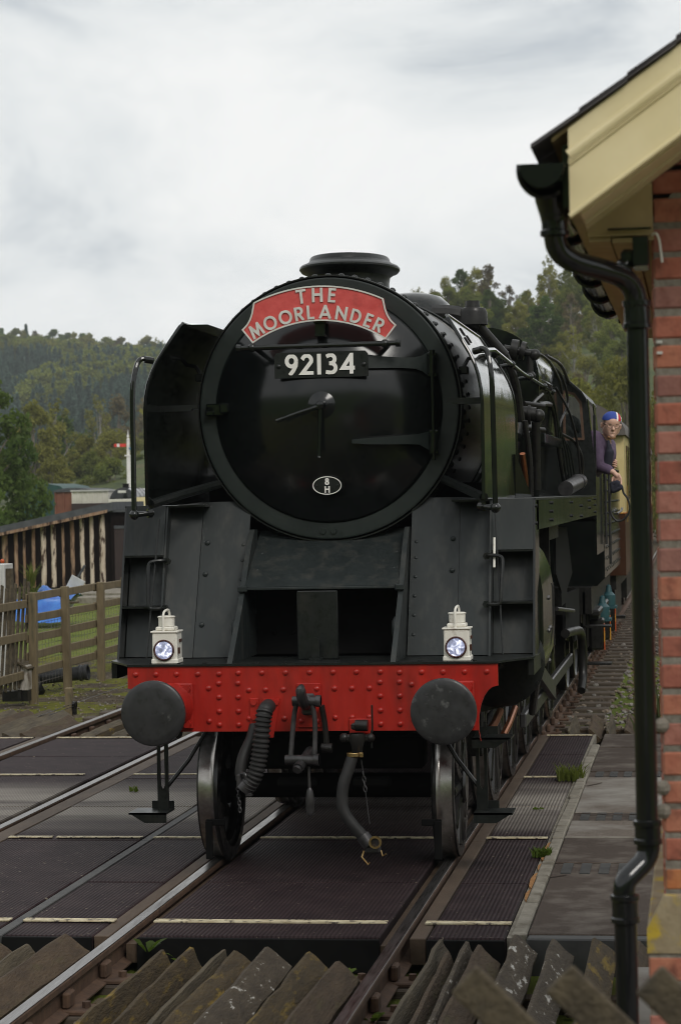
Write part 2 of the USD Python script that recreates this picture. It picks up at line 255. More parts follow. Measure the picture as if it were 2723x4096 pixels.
def tube(pts, r, n=10, cap=True):
    p = np.array(pts, float); k = len(p); r = np.broadcast_to(np.asarray(r, float), (k,))
    t = np.gradient(p, axis=0); t /= np.linalg.norm(t, axis=1, keepdims=True)+1e-12
    a = np.zeros_like(p); a0 = np.cross(t[0], [0, 0, 1.] if abs(t[0][2]) < .9 else [1., 0, 0]); a[0] = a0/np.linalg.norm(a0)
    for i in range(1, k):
        w = a[i-1]-t[i]*(a[i-1] @ t[i]); a[i] = w/(np.linalg.norm(w)+1e-12)
    b = np.cross(t, a); g = np.arange(n)*2*PI/n
    v = (p[:, None]+r[:, None, None]*(np.cos(g)[None, :, None]*a[:, None]+np.sin(g)[None, :, None]*b[:, None])).reshape(-1, 3)
    i, j = np.meshgrid(np.arange(k-1), np.arange(n), indexing='ij'); i, j = i.ravel(), j.ravel(); j2 = (j+1) % n
    q = np.stack([i*n+j, i*n+j2, (i+1)*n+j2, (i+1)*n+j], 1); f = np.vstack([q[:, [0, 1, 2]], q[:, [0, 2, 3]]])
    if cap:
        v = np.vstack([v, p[0], p[-1]]); m_ = np.arange(n); m2 = (m_+1) % n
        f = np.vstack([f, np.stack([np.full(n, k*n), m2, m_], 1), np.stack([np.full(n, k*n+1), (k-1)*n+m_, (k-1)*n+m2], 1)])
    return v, f
def smooth_path(pts, n=6):
    """a polyline whose corners are rounded (Catmull-Rom)"""
    p = np.array(pts, float); q = np.vstack([2*p[0]-p[1], p, 2*p[-1]-p[-2]]); out = []
    for i in range(1, len(q)-2):
        for s in np.linspace(0, 1, n, endpoint=False):
            a, b, c, d = q[i-1], q[i], q[i+1], q[i+2]
            out.append(.5*((2*b)+(-a+c)*s+(2*a-5*b+4*c-d)*s*s+(-a+3*b-3*c+d)*s**3))
    return np.array(out+[p[-1]])
def lathe(prof, c=(0, 0, 0), axis='y', n=32, sx=1.0, sy=1.0):
    """prof: (radius, height) pairs from one end to the other, turned about axis through c"""
    p = np.array(prof, float); k = len(p); g = np.arange(n)*2*PI/n
    A, B, H = p[:, 0, None]*np.cos(g)*sx, p[:, 0, None]*np.sin(g)*sy, np.repeat(p[:, 1, None], n, 1)
    v = {'y': np.stack([A, H, B], -1), 'z': np.stack([A, B, H], -1), 'x': np.stack([H, A, B], -1)}[axis].reshape(-1, 3)+np.array(c, float)
    i, j = np.meshgrid(np.arange(k-1), np.arange(n), indexing='ij'); i, j = i.ravel(), j.ravel(); j2 = (j+1) % n
    q = np.stack([i*n+j, i*n+j2, (i+1)*n+j2, (i+1)*n+j], 1)
    f = np.vstack([q[:, [0, 1, 2]], q[:, [0, 2, 3]]])
    t = trimesh.Trimesh(v, f, process=False); t.merge_vertices(); t.update_faces(t.nondegenerate_faces()); t.fix_normals()
    return tm(t)
def plate(poly, o, u, v, t):
    """a shapely polygon in the plane through o along u and v, given thickness t along u x v"""
    geoms = getattr(poly, 'geoms', [poly]); out = []
    u, v = np.array(u, float), np.array(v, float); w = np.cross(u, v)
    for g in geoms:
        if g.is_empty or g.geom_type != 'Polygon': continue
        a, f = tm(trimesh.creation.extrude_polygon(g, t, engine='earcut'))
        out.append((np.array(o, float)+a[:, :1]*u+a[:, 1:2]*v+a[:, 2:]*w, f[:, ::-1] if t < 0 else f))
    return cat(*out)
def xz(poly, y, t): return plate(poly, (0, y, 0), (1, 0, 0), (0, 0, 1), -t)      # faces -y at y, thickness runs to +y
def yz(poly, x, t): return plate(poly, (x, 0, 0), (0, 1, 0), (0, 0, 1), t)        # thickness runs to +x
def xy(poly, z, t): return plate(poly, (0, 0, z), (1, 0, 0), (0, 1, 0), t)
def ball(c, r, n=8, sz=1.0): return lathe([(r*math.sin(a), r*sz*-math.cos(a)) for a in np.linspace(0, PI, n)], c, 'z', max(8, int(n*1.6)))
def rivet(c, d, r=.02, n=10):
    """a round rivet head at c standing out along d"""
    h = lathe([(r*math.cos(a), r*.75*math.sin(a)) for a in np.linspace(0, PI/2, 4)], (0, 0, 0), 'z', n)
    d = np.array(d, float); d /= np.linalg.norm(d); a = np.cross(d, [0, 0, 1.] if abs(d[2]) < .9 else [1., 0, 0]); a /= np.linalg.norm(a); b = np.cross(d, a)
    return np.asarray(h[0]) @ np.array([a, b, d])+np.array(c, float), h[1]
def cyl(p0, p1, r, n=14): return tube([p0, p1], r, n)
def nut(c, d, r=.02, h=.018):
    d = np.array(d, float); d /= np.linalg.norm(d); return tube([c, np.array(c)+d*h], r, 6)
def ell(cx, cy, rx, ry, a0=0, a1=360, n=24): return [(cx+rx*math.cos(math.radians(a)), cy+ry*math.sin(math.radians(a))) for a in np.linspace(a0, a1, n)]

# ------------------------------------------------------------------ lettering drawn as strokes (humanist sans capitals and figures), height 1
GL = {
 'T': (.72, [[(0, .93), (.72, .93)], [(.36, 1), (.36, 0)]]), 'H': (.72, [[(.07, 0), (.07, 1)], [(.65, 0), (.65, 1)], [(.07, .53), (.65, .53)]]),
 'E': (.5, [[(.5, .93), (.07, .93), (.07, .07), (.5, .07)], [(.07, .53), (.46, .53)]]), 'M': (.92, [[(.05, 0), (.17, .93), (.46, .2), (.75, .93), (.87, 0)]]),
 'O': (.94, [ell(.47, .5, .40, .43, 0, 360, 40)]), 'R': (.62, [[(.07, 0), (.07, .93), (.3, .93)]+ell(.3, .7, .22, .23, 90, -90, 14)+[(.07, .47)], [(.27, .47), (.56, 0)]]),
 'L': (.5, [[(.07, 1), (.07, .07), (.5, .07)]]), 'A': (.8, [[(.03, 0), (.4, .95), (.77, 0)], [(.17, .3), (.63, .3)]]),
 'N': (.78, [[(.07, 0), (.07, .9), (.71, .1), (.71, 1)]]), 'D': (.74, [[(.07, .07), (.07, .93), (.25, .93)]+ell(.25, .5, .40, .43, 90, -90, 24)+[(.05, .07)]]),
 '9': (.62, [ell(.31, .68, .23, .25, 0, 360, 30), [(.54, .68), (.52, .45), (.40, .22), (.22, .0)]]),
 '2': (.64, [[(.07, .74)]+ell(.30, .70, .22, .23, 165, -20, 18)+[(.07, .08), (.62, .08)]]), '1': (.22, [[(.11, 0), (.11, 1)]]),
 '3': (.58, [[(.06, .86)]+ell(.27, .73, .20, .20, 110, -75, 16)+[(.2, .53)], [(.2, .53)]+ell(.27, .30, .24, .23, 75, -115, 18)+[(.03, .12)]]),
 '4': (.66, [[(.50, 0), (.50, .92), (.07, .28), (.66, .28)]]), '8': (.56, [ell(.28, .74, .17, .19, 0, 360, 24), ell(.28, .29, .22, .23, 0, 360, 24)]),
}
def glyph(ch, h, sw, frame):
    """letter ch of height h; frame(x, y) -> (origin, u, v) is given as (origin, u, v), the letter being centred on the origin"""
    w, strokes = GL[ch]
    g = unary_union([LineString(s).buffer(sw/h/2, cap_style=2, join_style=2, mitre_limit=3) for s in strokes])
    g = affinity.translate(g, -w/2, -.5); g = affinity.scale(g, h, h, origin=(0, 0)).intersection(sbox(-h, -h/2, h, h/2))
    o, u, v, t = frame
    return plate(g, o, u, v, t)
# ================================================================== STEAM LOCOMOTIVE (front buffer beam at y = 0, rail tops at z = 0, track centre line x = 0)
loco = thing('steam_locomotive', 'large black steam locomotive with red buffer beam facing the camera on the crossing', 'steam locomotive')
# buffer beam
half = [(0, .897), (1.02, .897)] + ell(1.136, .93, .115, .235, 205, 90, 9) + [(1.142, 1.165), (1.142, 1.298), (0, 1.298)]
beam = obj('buffer_beam', xz(Polygon(half + [(-x, z) for x, z in half[::-1]]), 0, .03), 'beam_red', loco)
RV = [(x, 1.252+.004*(abs(x) < .5)) for x in (-1.09, -.963, -.833, -.70, -.567, -.447, -.30, -.153, -.004, .14, .284, .43, .548, .682, .812, .943, 1.076)]
for x in (-.57, -.45, .427, .546): RV += [(x, z) for z in (1.193, 1.108, 1.021, .938)]
RV += [(-.633, 1.164), (-.383, 1.151), (-.279, 1.152), (-.169, 1.153), (.147, 1.156), (.254, 1.157), (.362, 1.157), (.619, 1.178), (-.634, .961), (.628, .965), (-.166, .976), (.148, .979), (.252, .979), (.358, .981), (-.383, .976)]
for x, z in RV: obj('rivet', rivet((x, 0, z), (0, -1, 0), .0185), 'beam_red', beam, smooth=60)
# platform behind the beam and its valance edge
obj('front_platform', cat(xy(Polygon([(-1.142, -.012), (1.142, -.012), (1.19, .10), (1.335, .36), (1.335, .62), (-1.335, .62), (-1.335, .36), (-1.19, .10)]), 1.300, .012),
     bx(-1.335, -1.30, .36, 1.0, 1.20, 1.299), bx(1.30, 1.335, .36, 1.0, 1.20, 1.299)), 'satin_black', loco)
for x in np.linspace(-1.0, 1.0, 13): obj('platform_bolt', nut((x, .05, 1.312), (0, 0, 1), .014, .006), 'satin_black', loco)
# buffers
for s in (-1, 1):
    X = s*.865
    b = obj('buffer', cat(lathe([(0, -.53), (.14, -.528), (.182, -.522), (.194, -.512), (.195, -.49), (.185, -.484), (.10, -.47), (.062, -.44), (.058, -.30)], (X, 0, 1.058), 'y', 44)), 'buffer_steel', loco, smooth=40)
    obj('buffer_shank', lathe([(.085, -.30), (.115, -.295), (.12, -.12), (.14, -.05), (.142, -.03)], (X, 0, 1.058), 'y', 32), 'beam_red', b)
    obj('buffer_base', bx(X-.135, X+.135, -.032, -.001, .915, 1.197, .02), 'beam_red', b)
    for dx in (-.10, .10):
        for dz in (-.108, .108): obj('buffer_bolt', nut((X+dx, -.032, 1.056+dz), (0, -1, 0), .026, .02), 'beam_red', b)
# drawhook, coupling
obj('drawhook_plate', bx(-.085, .064, -.016, -.001, .92, 1.19, .006), 'beam_red', loco)
for x, z in ((-.06, 1.156), (.04, 1.156), (-.06, .96), (.04, .96)): obj('drawhook_bolt', rivet((x, -.016, z), (0, -1, 0), .017), 'beam_red', loco)
obj('drawhook', cat(tube(smooth_path([(-.01, -.02, 1.06), (-.012, -.16, 1.075), (-.014, -.25, 1.13), (-.015, -.27, 1.17), (-.015, -.235, 1.19)], 5), [.034]*11+[.032]*5+[.027, .025, .022, .02, .016], 10), bx(-.05, .03, -.06, -.016, 1.0, 1.13, .012)), 'forged_steel', loco)
cp = obj('screw_coupling', cat(tube(smooth_path([(-.10, -.19, .75), (-.088, -.17, .90), (-.075, -.165, 1.02), (-.05, -.17, 1.10), (-.012, -.17, 1.115), (.025, -.17, 1.10), (.045, -.165, 1.02), (.05, -.17, .90), (.045, -.19, .75)], 5), .0155, 10)), 'forged_steel', loco)
for x0, x1, z, r in ((-.085, .088, 1.095, .03), (-.13, .075, .745, .03)): obj('pin', cat(cyl((x0, -.165-.035*(z < 1), z), (x1, -.165-.035*(z < 1), z), r), cyl((x1-.03, -.165-.035*(z < 1), z), (x1, -.165-.035*(z < 1), z), r+.006)), 'forged_steel', cp)
obj('screw', cat(cyl((-.045, -.26, .70), (.0, -.05, .78), .033), cyl((-.05, -.275, .69), (-.045, -.26, .70), .026)), 'forged_steel', cp)
obj('tommy_bar', cat(cyl((.006, -.17, .70), (.012, -.18, .54), .009), lathe([(.014, 0), (.024, .02), (.027, .10), (.02, .15), (.009, .17)], (.012, -.18, .405), 'z', 12)), 'forged_steel', cp)
obj('second_link', cat(tube(smooth_path([(.075, -.06, 1.06), (.09, -.05, .95), (.10, -.05, .82)], 4), .018), cyl((.07, -.06, .80), (.135, -.06, .80), .03)), 'oily_black', loco)
# vacuum pipe (corrugated) and its stand, left of the hook
hose = smooth_path([(-.245, -.10, 1.06), (-.25, -.19, 1.04), (-.262, -.21, .96), (-.275, -.21, .85), (-.29, -.21, .75), (-.315, -.21, .66), (-.36, -.20, .585)], 14)
rr = np.array([.046 + (.006 if (i % 4) < 2 else -.003) * (i > 14) for i in range(len(hose))])
vp = obj('vacuum_hose', tube(hose, rr, 16), 'rubber_hose', loco, smooth=25)
obj('hose_coupling', cat(cyl((-.335, -.20, .625), (-.385, -.195, .56), .052, 14), bx(-.43, -.40, -.215, -.185, .57, .66, .008), tube(smooth_path([(-.40, -.21, .665), (-.37, -.23, .66), (-.365, -.23, .62)], 4), .012), bx(-.375, -.335, -.235, -.175, .525, .55, .008)), 'forged_steel', vp)
obj('hose_flange', plate(Polygon([(-.298, 1.098), (-.192, 1.098), (-.2, 1.04), (-.235, .86), (-.262, .86), (-.29, 1.04)]), (0, -.012, 0), (1, 0, 0), (0, 0, 1), -.011), 'beam_red', vp)
for x in (-.283, -.21): obj('flange_bolt', nut((x, -.012, 1.077), (0, -1, 0), .018, .014), 'beam_red', vp)
obj('hose_strap', bx(-.378, -.322, -.014, -.001, .90, 1.10, .003), 'beam_red', loco)
for z in (1.075, .985): obj('strap_bolt', nut((-.35, -.014, z), (0, -1, 0), .018, .016), 'beam_red', loco)
obj('steam_pipe', tube(smooth_path([(-.35, -.02, .93), (-.36, -.08, .86), (-.40, -.13, .76), (-.415, -.15, .68), (-.41, -.16, .62)], 5), .034, 12), 'rubber_hose', loco)
def chain(p0, p1, n, r=.0042, L=.026):
    out = []
    for i in range(n):
        c = np.array(p0)+(np.array(p1)-np.array(p0))*(i+.5)/n; d = np.array([1., 0, 0]) if i % 2 else np.array([0, 1., 0])
        ax = (np.array(p1)-np.array(p0)); Lk = np.linalg.norm(ax)/n*.68; ax = ax/np.linalg.norm(ax)
        out.append(tube([c+ax*Lk*math.sin(a)+d*.009*math.cos(a) for a in np.linspace(0, 2*PI, 11)], r, 5, False))
    return cat(*out)
obj('chain', chain((-.425, -.20, .60), (-.415, -.19, .43), 8), 'forged_steel', vp)
# air brake hose, right of the hook
ah = obj('air_hose', tube(smooth_path([(.276, -.16, .77), (.255, -.18, .70), (.222, -.20, .60), (.212, -.21, .50), (.225, -.215, .43), (.27, -.215, .36), (.335, -.21, .285)], 6), .036, 16), 'rubber_hose', loco)
obj('hose_cock', cat(cyl((.20, -.09, .865), (.39, -.09, .865), .022), bx(.225, .375, -.12, -.06, .84, .885, .012), lathe([(.045, 0), (.05, -.03), (.036, -.08), (.030, -.12)], (.297, -.12, .895), 'z', 16), cyl((.285, -.10, .94), (.36, -.10, .94), .034, 12), bx(.26, .345, -.13, -.06, .915, .955, .01), ball((.215, -.1, .865), .03), ball((.375, -.1, .865), .028)), 'oily_black', ah)
obj('cock_bracket', bx(.235, .372, -.018, -.001, .88, .972, .004), 'beam_red', ah)
obj('cock_handle', cat(bx(.382, .392, -.10, -.085, .90, 1.063, .003), bx(.376, .386, -.10, -.085, .80, .91, .003)), 'satin_black', ah)
obj('hose_clip', cat(lathe([(.039, 0), (.042, .004), (.042, .022), (.039, .026)], (.279, -.163, .758), 'z', 18), bx(.315, .34, -.19, -.16, .755, .785, .004)), 'brass', ah)
obj('chain', cat(cyl((.325, -.16, .74), (.335, -.16, .665), .0035), chain((.335, -.16, .665), (.348, -.17, .55), 4, .0045), cyl((.348, -.17, .55), (.372, -.19, .36), .0035)), 'forged_steel', ah)
obj('hose_palm', cat(cyl((.33, -.21, .29), (.375, -.215, .235), .042, 14), bx(.345, .44, -.24, -.19, .185, .235, .012), tube(smooth_path([(.40, -.2, .25), (.42, -.26, .262), (.418, -.285, .262)], 3), .03, 14)), 'forged_steel', ah)
obj('palm_ring', lathe([(.026, 0), (.038, 0), (.038, -.02), (.026, -.02), (.026, 0)], (.418, -.28, .262), 'y', 20), 'brass', ah)
obj('palm_clip', tube([(.34, -.22, .20), (.328, -.235, .165), (.366, -.235, .12), (.374, -.235, .135)], .006, 6), 'brass', ah)
obj('palm_clip', tube([(.44, -.22, .205), (.452, -.225, .17), (.475, -.225, .185)], .006, 6), 'brass', ah)

# front casing plates, main frame ends, recess
def ruled(a, b, t=.012):
    """a thin four-cornered plate between the edges a (two points) and b (two points)"""
    p = np.array([a[0], a[1], b[1], b[0]], float); n = np.cross(p[1]-p[0], p[3]-p[0]); n = n/np.linalg.norm(n)*t
    v = np.vstack([p, p+n]); f = np.array([(0, 1, 2), (0, 2, 3), (4, 6, 5), (4, 7, 6), (0, 4, 5), (0, 5, 1), (1, 5, 6), (1, 6, 2), (2, 6, 7), (2, 7, 3), (3, 7, 4), (3, 4, 0)])
    return v, f
for s in (-1, 1):
    M_ = (lambda m: m) if s > 0 else mirror
    obj('front_casing', M_(ruled([(.845, .52, 1.312), (1.055, .50, 1.312)], [(.845, .965, 2.30), (1.055, .93, 2.28)])), 'panel_black', loco)
    obj('front_casing', M_(ruled([(.53, .535, 1.312), (.842, .526, 1.312)], [(.53, .98, 2.30), (.842, .971, 2.30)])), 'panel_black', loco)
    for z, y in ((2.02, .835), (1.92, .79), (1.80, .735), (1.68, .68), (1.56, .627), (1.44, .573)): obj('casing_bolt', rivet((s*.565, y-.008+.02, z), (0, -1, .2), .016, 8), 'panel_black', loco)
    for z, y in ((2.04, .838), (1.84, .748), (1.52, .604)): obj('casing_bolt', rivet((s*.80, y+.0, z), (0, -1, .2), .018, 8), 'panel_black', loco)
    # frame plate, sloping up from the platform to the smokebox
    obj('frame_plate', yz(Polygon([(.02, 1.312), (.10, 1.312), (.9, 1.312), (.95, 2.12), (.85, 2.12), (.72, 2.02), (.40, 1.66)]), s*.505-.016, .032), 'panel_black', loco)
    obj('frame_step', bx(s*.50-.03, s*.50+.03, .44, .47, 1.73, 1.77, .008), 'panel_black', loco)
    obj('frame_boss', shift(lathe([(.0, -.012), (.05, -.012), (.07, 0), (.075, .02)], (0, 0, 0), 'x', 20), (s*.505-.03, .36, 1.50)), 'panel_black', loco)
obj('apron_plate', ruled([(-.488, .47, 1.752), (.488, .47, 1.752)], [(-.488, 1.06, 2.10), (.488, 1.06, 2.10)]), 'panel_black', loco)
obj('apron_edge', bx(-.488, .488, .455, .475, 1.742, 1.760, .004), 'panel_black', loco)
for x in (-.44, .44):
    for z, y in ((1.96, .822), (1.86, .653)): obj('casing_bolt', rivet((x, y-.004, z), (0, -.55, .9), .018, 8), 'panel_black', loco)
obj('recess_wall', cat(ruled([(-.488, .85, 1.312), (.488, .85, 1.312)], [(-.488, .88, 1.78), (.488, .88, 1.78)])), 'soot_black', loco)
obj('valve_cover', bx(-.128, .128, .30, .33, 1.312, 1.74, .006), 'satin_black', loco)
obj('lamp_bracket', cat(plate(Polygon([(-.026, 1.312), (.026, 1.312), (.026, 1.43)] + ell(0, 1.43, .026, .026, 0, 180, 9) + [(-.026, 1.43)]), (.0, .20, 0), (1, 0, 0), (0, 0, 1), -.012), bx(-.04, .04, .19, .26, 1.3125, 1.328)), 'satin_black', loco)
for x in (-.37, -.25): obj('recess_bolt', rivet((x, .845, 1.45), (0, -1, 0), .018, 8), 'soot_black', loco)
# side steps between the casing and the running plate ends
for s in (-1, 1):
    M_ = (lambda m: m) if s > 0 else mirror
    SY = lambda z: .50+.31*(z-1.312)
    obj('step_back', M_(ruled([(1.06, .66, 1.312), (1.315, .66, 1.312)], [(1.06, .96, 2.27), (1.315, .96, 2.27)])), 'panel_black', loco)
    obj('step_end_plate', M_(ruled([(1.06, SY(1.965), 1.965), (1.32, SY(1.965), 1.965)], [(1.06, SY(2.285), 2.285), (1.32, SY(2.285), 2.285)])), 'panel_black', loco)
    for z in (1.955, 1.63):
        obj('step_tread', M_(bx(1.06, 1.318, SY(z)-.01, SY(z)+.19, z, z+.012)), 'satin_black', loco)
    obj('step_side', M_(yz(Polygon([(SY(1.25), 1.25), (.95, 1.25), (1.1, 2.285), (SY(2.285), 2.285)]), 1.320, .014)), 'gloss_black', loco)
    obj('step_side', M_(yz(Polygon([(SY(1.312)-.04, 1.312), (.70, 1.312), (1.0, 2.285), (SY(2.285)-.0, 2.285)]), 1.046, .012)), 'panel_black', loco)
    obj('hand_grip', M_(tube(smooth_path([(1.04, .72, 1.93), (1.04, .63, 1.935), (1.11, .60, 1.93), (1.135, .59, 1.90), (1.13, .55, 1.78), (1.125, .52, 1.66), (1.11, .52, 1.632), (1.05, .53, 1.63), (1.04, .60, 1.63)], 5), .0125, 8)), 'satin_black', loco)
    for z in (1.93, 1.63): obj('grip_bolt', M_(nut((1.03, SY(z)-.01, z), (0, -1, 0), .024, .04)), 'satin_black', loco)
    # foot steps under the beam
    st = obj('foot_step', M_(cat(plate(Polygon([(.97, .36), (1.04, .36), (1.04, .92), (1.02, .92), (1.02, .53), (1.006, .50), (.992, .53), (.992, .92), (.97, .92)]), (0, .30, 0), (1, 0, 0), (0, 0, 1), -.02))), 'satin_black', loco)
    for z in ((.36,) if s < 0 else (.36, .82)):
        obj('tread', M_(cat(bx(.96, 1.20, .18, .42, z, z+.012), plate(Polygon([(.96, z-.05), (1.10, z-.05), (1.20, z+.012), (.96, z+.012)]), (0, .18, 0), (1, 0, 0), (0, 0, 1), -.012), bx(.96, 1.10, .40, .412, z, z+.06))), 'satin_black', st)
    obj('step_stay', M_(tube([(.98, .32, .52), (.85, .36, .68), (.74, .40, .86), (.72, .42, .95)], .014, 6)), 'satin_black', st)
# enamel notice strip beside the right grip
obj('notice_strip', rot(bx(1.075, 1.088, .60, .612, 1.86, 2.055), -.30, 'x', (1.08, .6, 1.86)), 'lamp_white', loco)

# smokebox
SB = (0, 0, 2.897)
sbx = obj('smokebox', cat(lathe([(.60, .952), (.845, .95), (.866, .965), (.870, .99), (.870, 1.06), (.862, 1.065), (.862, 3.05), (.872, 3.055), (.872, 3.12)], SB, 'y', 96)), 'satin_black', loco)
obj('door_ring', lathe([(.735, .955), (.738, .925), (.745, .918), (.835, .914), (.846, .918), (.850, .955)], SB, 'y', 96), 'ring_black', sbx)
obj('door_joint', lathe([(.855, .96), (.858, .930), (.866, .930), (.869, .96)], SB, 'y', 96), 'satin_black', sbx)
Rd = (.74**2+.26**2)/(2*.26)
obj('smokebox_door', lathe([(.738, .93), (.736, .905), (.722, .895)] + [(.72*t, .895-(math.sqrt(Rd*Rd-(.72*t)**2)-math.sqrt(Rd*Rd-.72**2))*1.05) for t in np.linspace(.985, 0, 26)], SB, 'y', 96), 'door_black', sbx, smooth=50)
def door_y(x, z):
    r = min(.72, math.hypot(x, z-2.897)); return .895-(math.sqrt(Rd*Rd-r*r)-math.sqrt(Rd*Rd-.72**2))*1.05
for k in range(62):
    a = 2*PI*k/62
    obj('rivet', rivet((.870*math.sin(a), 1.02, 2.897+.870*math.cos(a)), (math.sin(a), 0, math.cos(a)), .021, 8), 'satin_black', sbx, smooth=60)
for k in range(62):
    a = 2*PI*(k+.5)/62
    if -.2 < a < 2.4: obj('rivet', rivet((.864*math.sin(a), 1.42, 2.897+.864*math.cos(a)), (math.sin(a), 0, math.cos(a)), .0165, 8), 'satin_black', sbx, smooth=60)
for x in (-.05, .02): obj('ring_bolt', nut((x, .916, 2.10), (0, -1, 0), .018, .014), 'ring_black', sbx)
# door furniture
y0 = door_y(0, 2.897)
hd = obj('door_boss', cat(lathe([(.100, .03), (.098, .008), (.055, -.012), (.034, -.018), (.032, -.04), (.026, -.046), (.024, -.07), (.012, -.074), (0, -.075)], (0, y0, 2.905), 'y', 36)), 'door_black', loco)
obj('door_handle', tube([(0, y0-.055, 2.90), (-.15, y0-.06, 2.855), (-.275, y0-.065, 2.812), (-.282, y0-.065, 2.810)], [.017, .013, .013, .017], 12), 'gloss_black', hd)
obj('door_handle', tube([(0, y0-.045, 2.9), (-.006, y0-.05, 2.75), (-.012, y0-.055, 2.585), (-.012, y0-.055, 2.575)], [.017, .013, .013, .017], 12), 'gloss_black', hd)
def on_door(x, z, off=.0): return (x, door_y(x, z)-off, z)
def strap(pts, w, t=.02):
    """a strap that lies on the dished door: pts (x, z), w half widths"""
    V, F = [], []; k = len(pts)
    for (x, z), h in zip(pts, w):
        for dz in (-h, h):
            for o in (.004, t): V.append((x, door_y(x, z+dz*.3)-o, z+dz))
    for i in range(k-1):
        a, b = 4*i, 4*i+4
        for p, q in ((0, 1), (1, 3), (3, 2), (2, 0)): F += [(a+p, a+q, b+q), (a+p, b+q, b+p)]
    F += [(0, 2, 3), (0, 3, 1), (4*k-4, 4*k-3, 4*k-1), (4*k-4, 4*k-1, 4*k-2)]
    return np.array(V), np.array(F)
h1 = obj('hinge_strap', strap([(.22, 3.18), (.32, 3.178), (.42, 3.172), (.50, 3.17), (.58, 3.168), (.625, 3.166), (.66, 3.162)], [.044, .042, .036, .034, .036, .05, .075], .036), 'ring_black', loco)
h2 = obj('hinge_strap', strap([(.19, 2.672), (.28, 2.672), (.40, 2.674), (.52, 2.678), (.60, 2.68), (.66, 2.668)], [.012, .019, .024, .028, .034, .06], .036), 'ring_black', loco)
for h, zc in ((h1, 3.157), (h2, 2.66)):
    obj('hinge_lug', cat(cyl((.69, .835, zc-.06), (.69, .835, zc+.06), .027), bx(.66, .72, .83, .93, zc-.078, zc-.05, .006), bx(.66, .72, .83, .93, zc+.05, zc+.078, .006)), 'gloss_black', h)
obj('hinge_rod', cat(cyl((.69, .835, 2.545), (.69, .835, 3.235), .012), cyl((.69, .835, 3.225), (.69, .835, 3.25), .02)), 'gloss_black', loco)
obj('door_clamp', cat(bx(-.80, -.66, .87, .925, 2.865, 2.945, .008), bx(-.70, -.635, door_y(-.66, 2.915)-.045, .90, 2.875, 2.945, .012), bx(-.80, -.745, .855, .92, 2.865, 2.90, .006)), 'gloss_black', loco)
# headlamp iron and cross handrail
obj('lamp_iron', cat(bx(-.045, .035, .66, .80, 3.430, 3.448, .004), bx(-.038, .028, .672, .69, 3.35, 3.432, .006), bx(-.038, .028, .66, .80, 3.345, 3.36, .004)), 'gloss_black', loco)
gr = obj('door_handrail', cat(cyl((-.515, .63, 3.283), (.49, .63, 3.288), .0165, 12), cyl((-.54, .63, 3.283), (-.51, .63, 3.283), .025), cyl((.485, .63, 3.288), (.515, .63, 3.288), .025)), 'gloss_black', loco)
for x in (-.44, .415): obj('handrail_knob', cat(ball((x, .63, 3.285), .029, 8), cyl((x, .635, 3.285), (x, door_y(x, 3.285)+.02, 3.285), .016)), 'gloss_black', gr)
# number plate and shed plate
yn = .635
npl = obj('number_plate', cat(xz(Polygon([(-.294, 3.088), (.300, 3.088), (.300, 3.225), (.285, 3.243), (-.280, 3.243), (-.294, 3.225)]).buffer(.004), yn, .016), bx(-.2, -.14, yn+.016, .74, 3.13, 3.18), bx(.14, .2, yn+.016, .74, 3.13, 3.18)), 'satin_black', loco)
for ch, x in zip('92134', (-.187, -.085, -.009, .068, .176)):
    obj('figure', glyph(ch, .131, .0245, ((x, yn, 3.168), (1, 0, 0), (0, 0, 1), .006)), 'white_paint', npl, smooth=False)
for x in (-.27, .278): obj('plate_bolt', rivet((x, yn, 3.16), (0, -1, 0), .016, 8), 'satin_black', npl)
zs = 2.396; ys = door_y(0, zs+.058)-.006
spl = obj('shed_plate', xz(Polygon(ell(.012, zs, .094, .059, 0, 360, 44)), ys, .07), 'satin_black', loco)
obj('plate_rim', xz(Polygon(ell(.012, zs, .0935, .0585, 0, 360, 44), [ell(.012, zs, .088, .0535, 0, 360, 44)]), ys-.004, .004), 'white_paint', spl)
for ch, z in (('8', zs+.0255), ('H', zs-.0255)):
    obj('letter', glyph(ch, .043, .0092, ((.012, ys, z), (1, 0, 0), (0, 0, 1), .004)), 'white_paint', spl, smooth=False)
for x in (-.055, .079): obj('plate_bolt', rivet((x, ys, zs), (0, -1, 0), .008, 6), 'satin_black', spl)

# chimney, dome, boiler, firebox
ch = lathe([(.36, -.34), (.32, -.30), (.285, -.22), (.272, -.10), (.268, .02), (.275, .06), (.30, .082), (.33, .093), (.343, .11), (.343, .122), (.333, .135), (.30, .148), (.278, .165), (.270, .19), (.262, .198), (.235, .20), (.228, .19), (.225, .0)], (0, 2.0, 3.778), 'z', 48, 1.0, 1.55)
obj('chimney', ch, 'satin_black', loco)
obj('boiler', cat(lathe([(.868, 3.05), (.885, 3.12), (.89, 3.14), (.91, 6.3)], (0, 0, 2.89), 'y', 72), lathe([(.893, 3.12), (.900, 3.13), (.900, 3.18), (.893, 3.19)], (0, 0, 2.89), 'y', 72), lathe([(.907, 4.6), (.915, 4.61), (.915, 4.66), (.907, 4.67)], (0, 0, 2.89), 'y', 72)), 'gloss_black', loco)
obj('steam_dome', lathe([(.42, -.14), (.36, -.02), (.34, .06), (.31, .15), (.24, .215), (.13, .245), (0, .25)], (0, 5.6, 3.78), 'z', 36, 1, 1.25), 'gloss_black', loco)
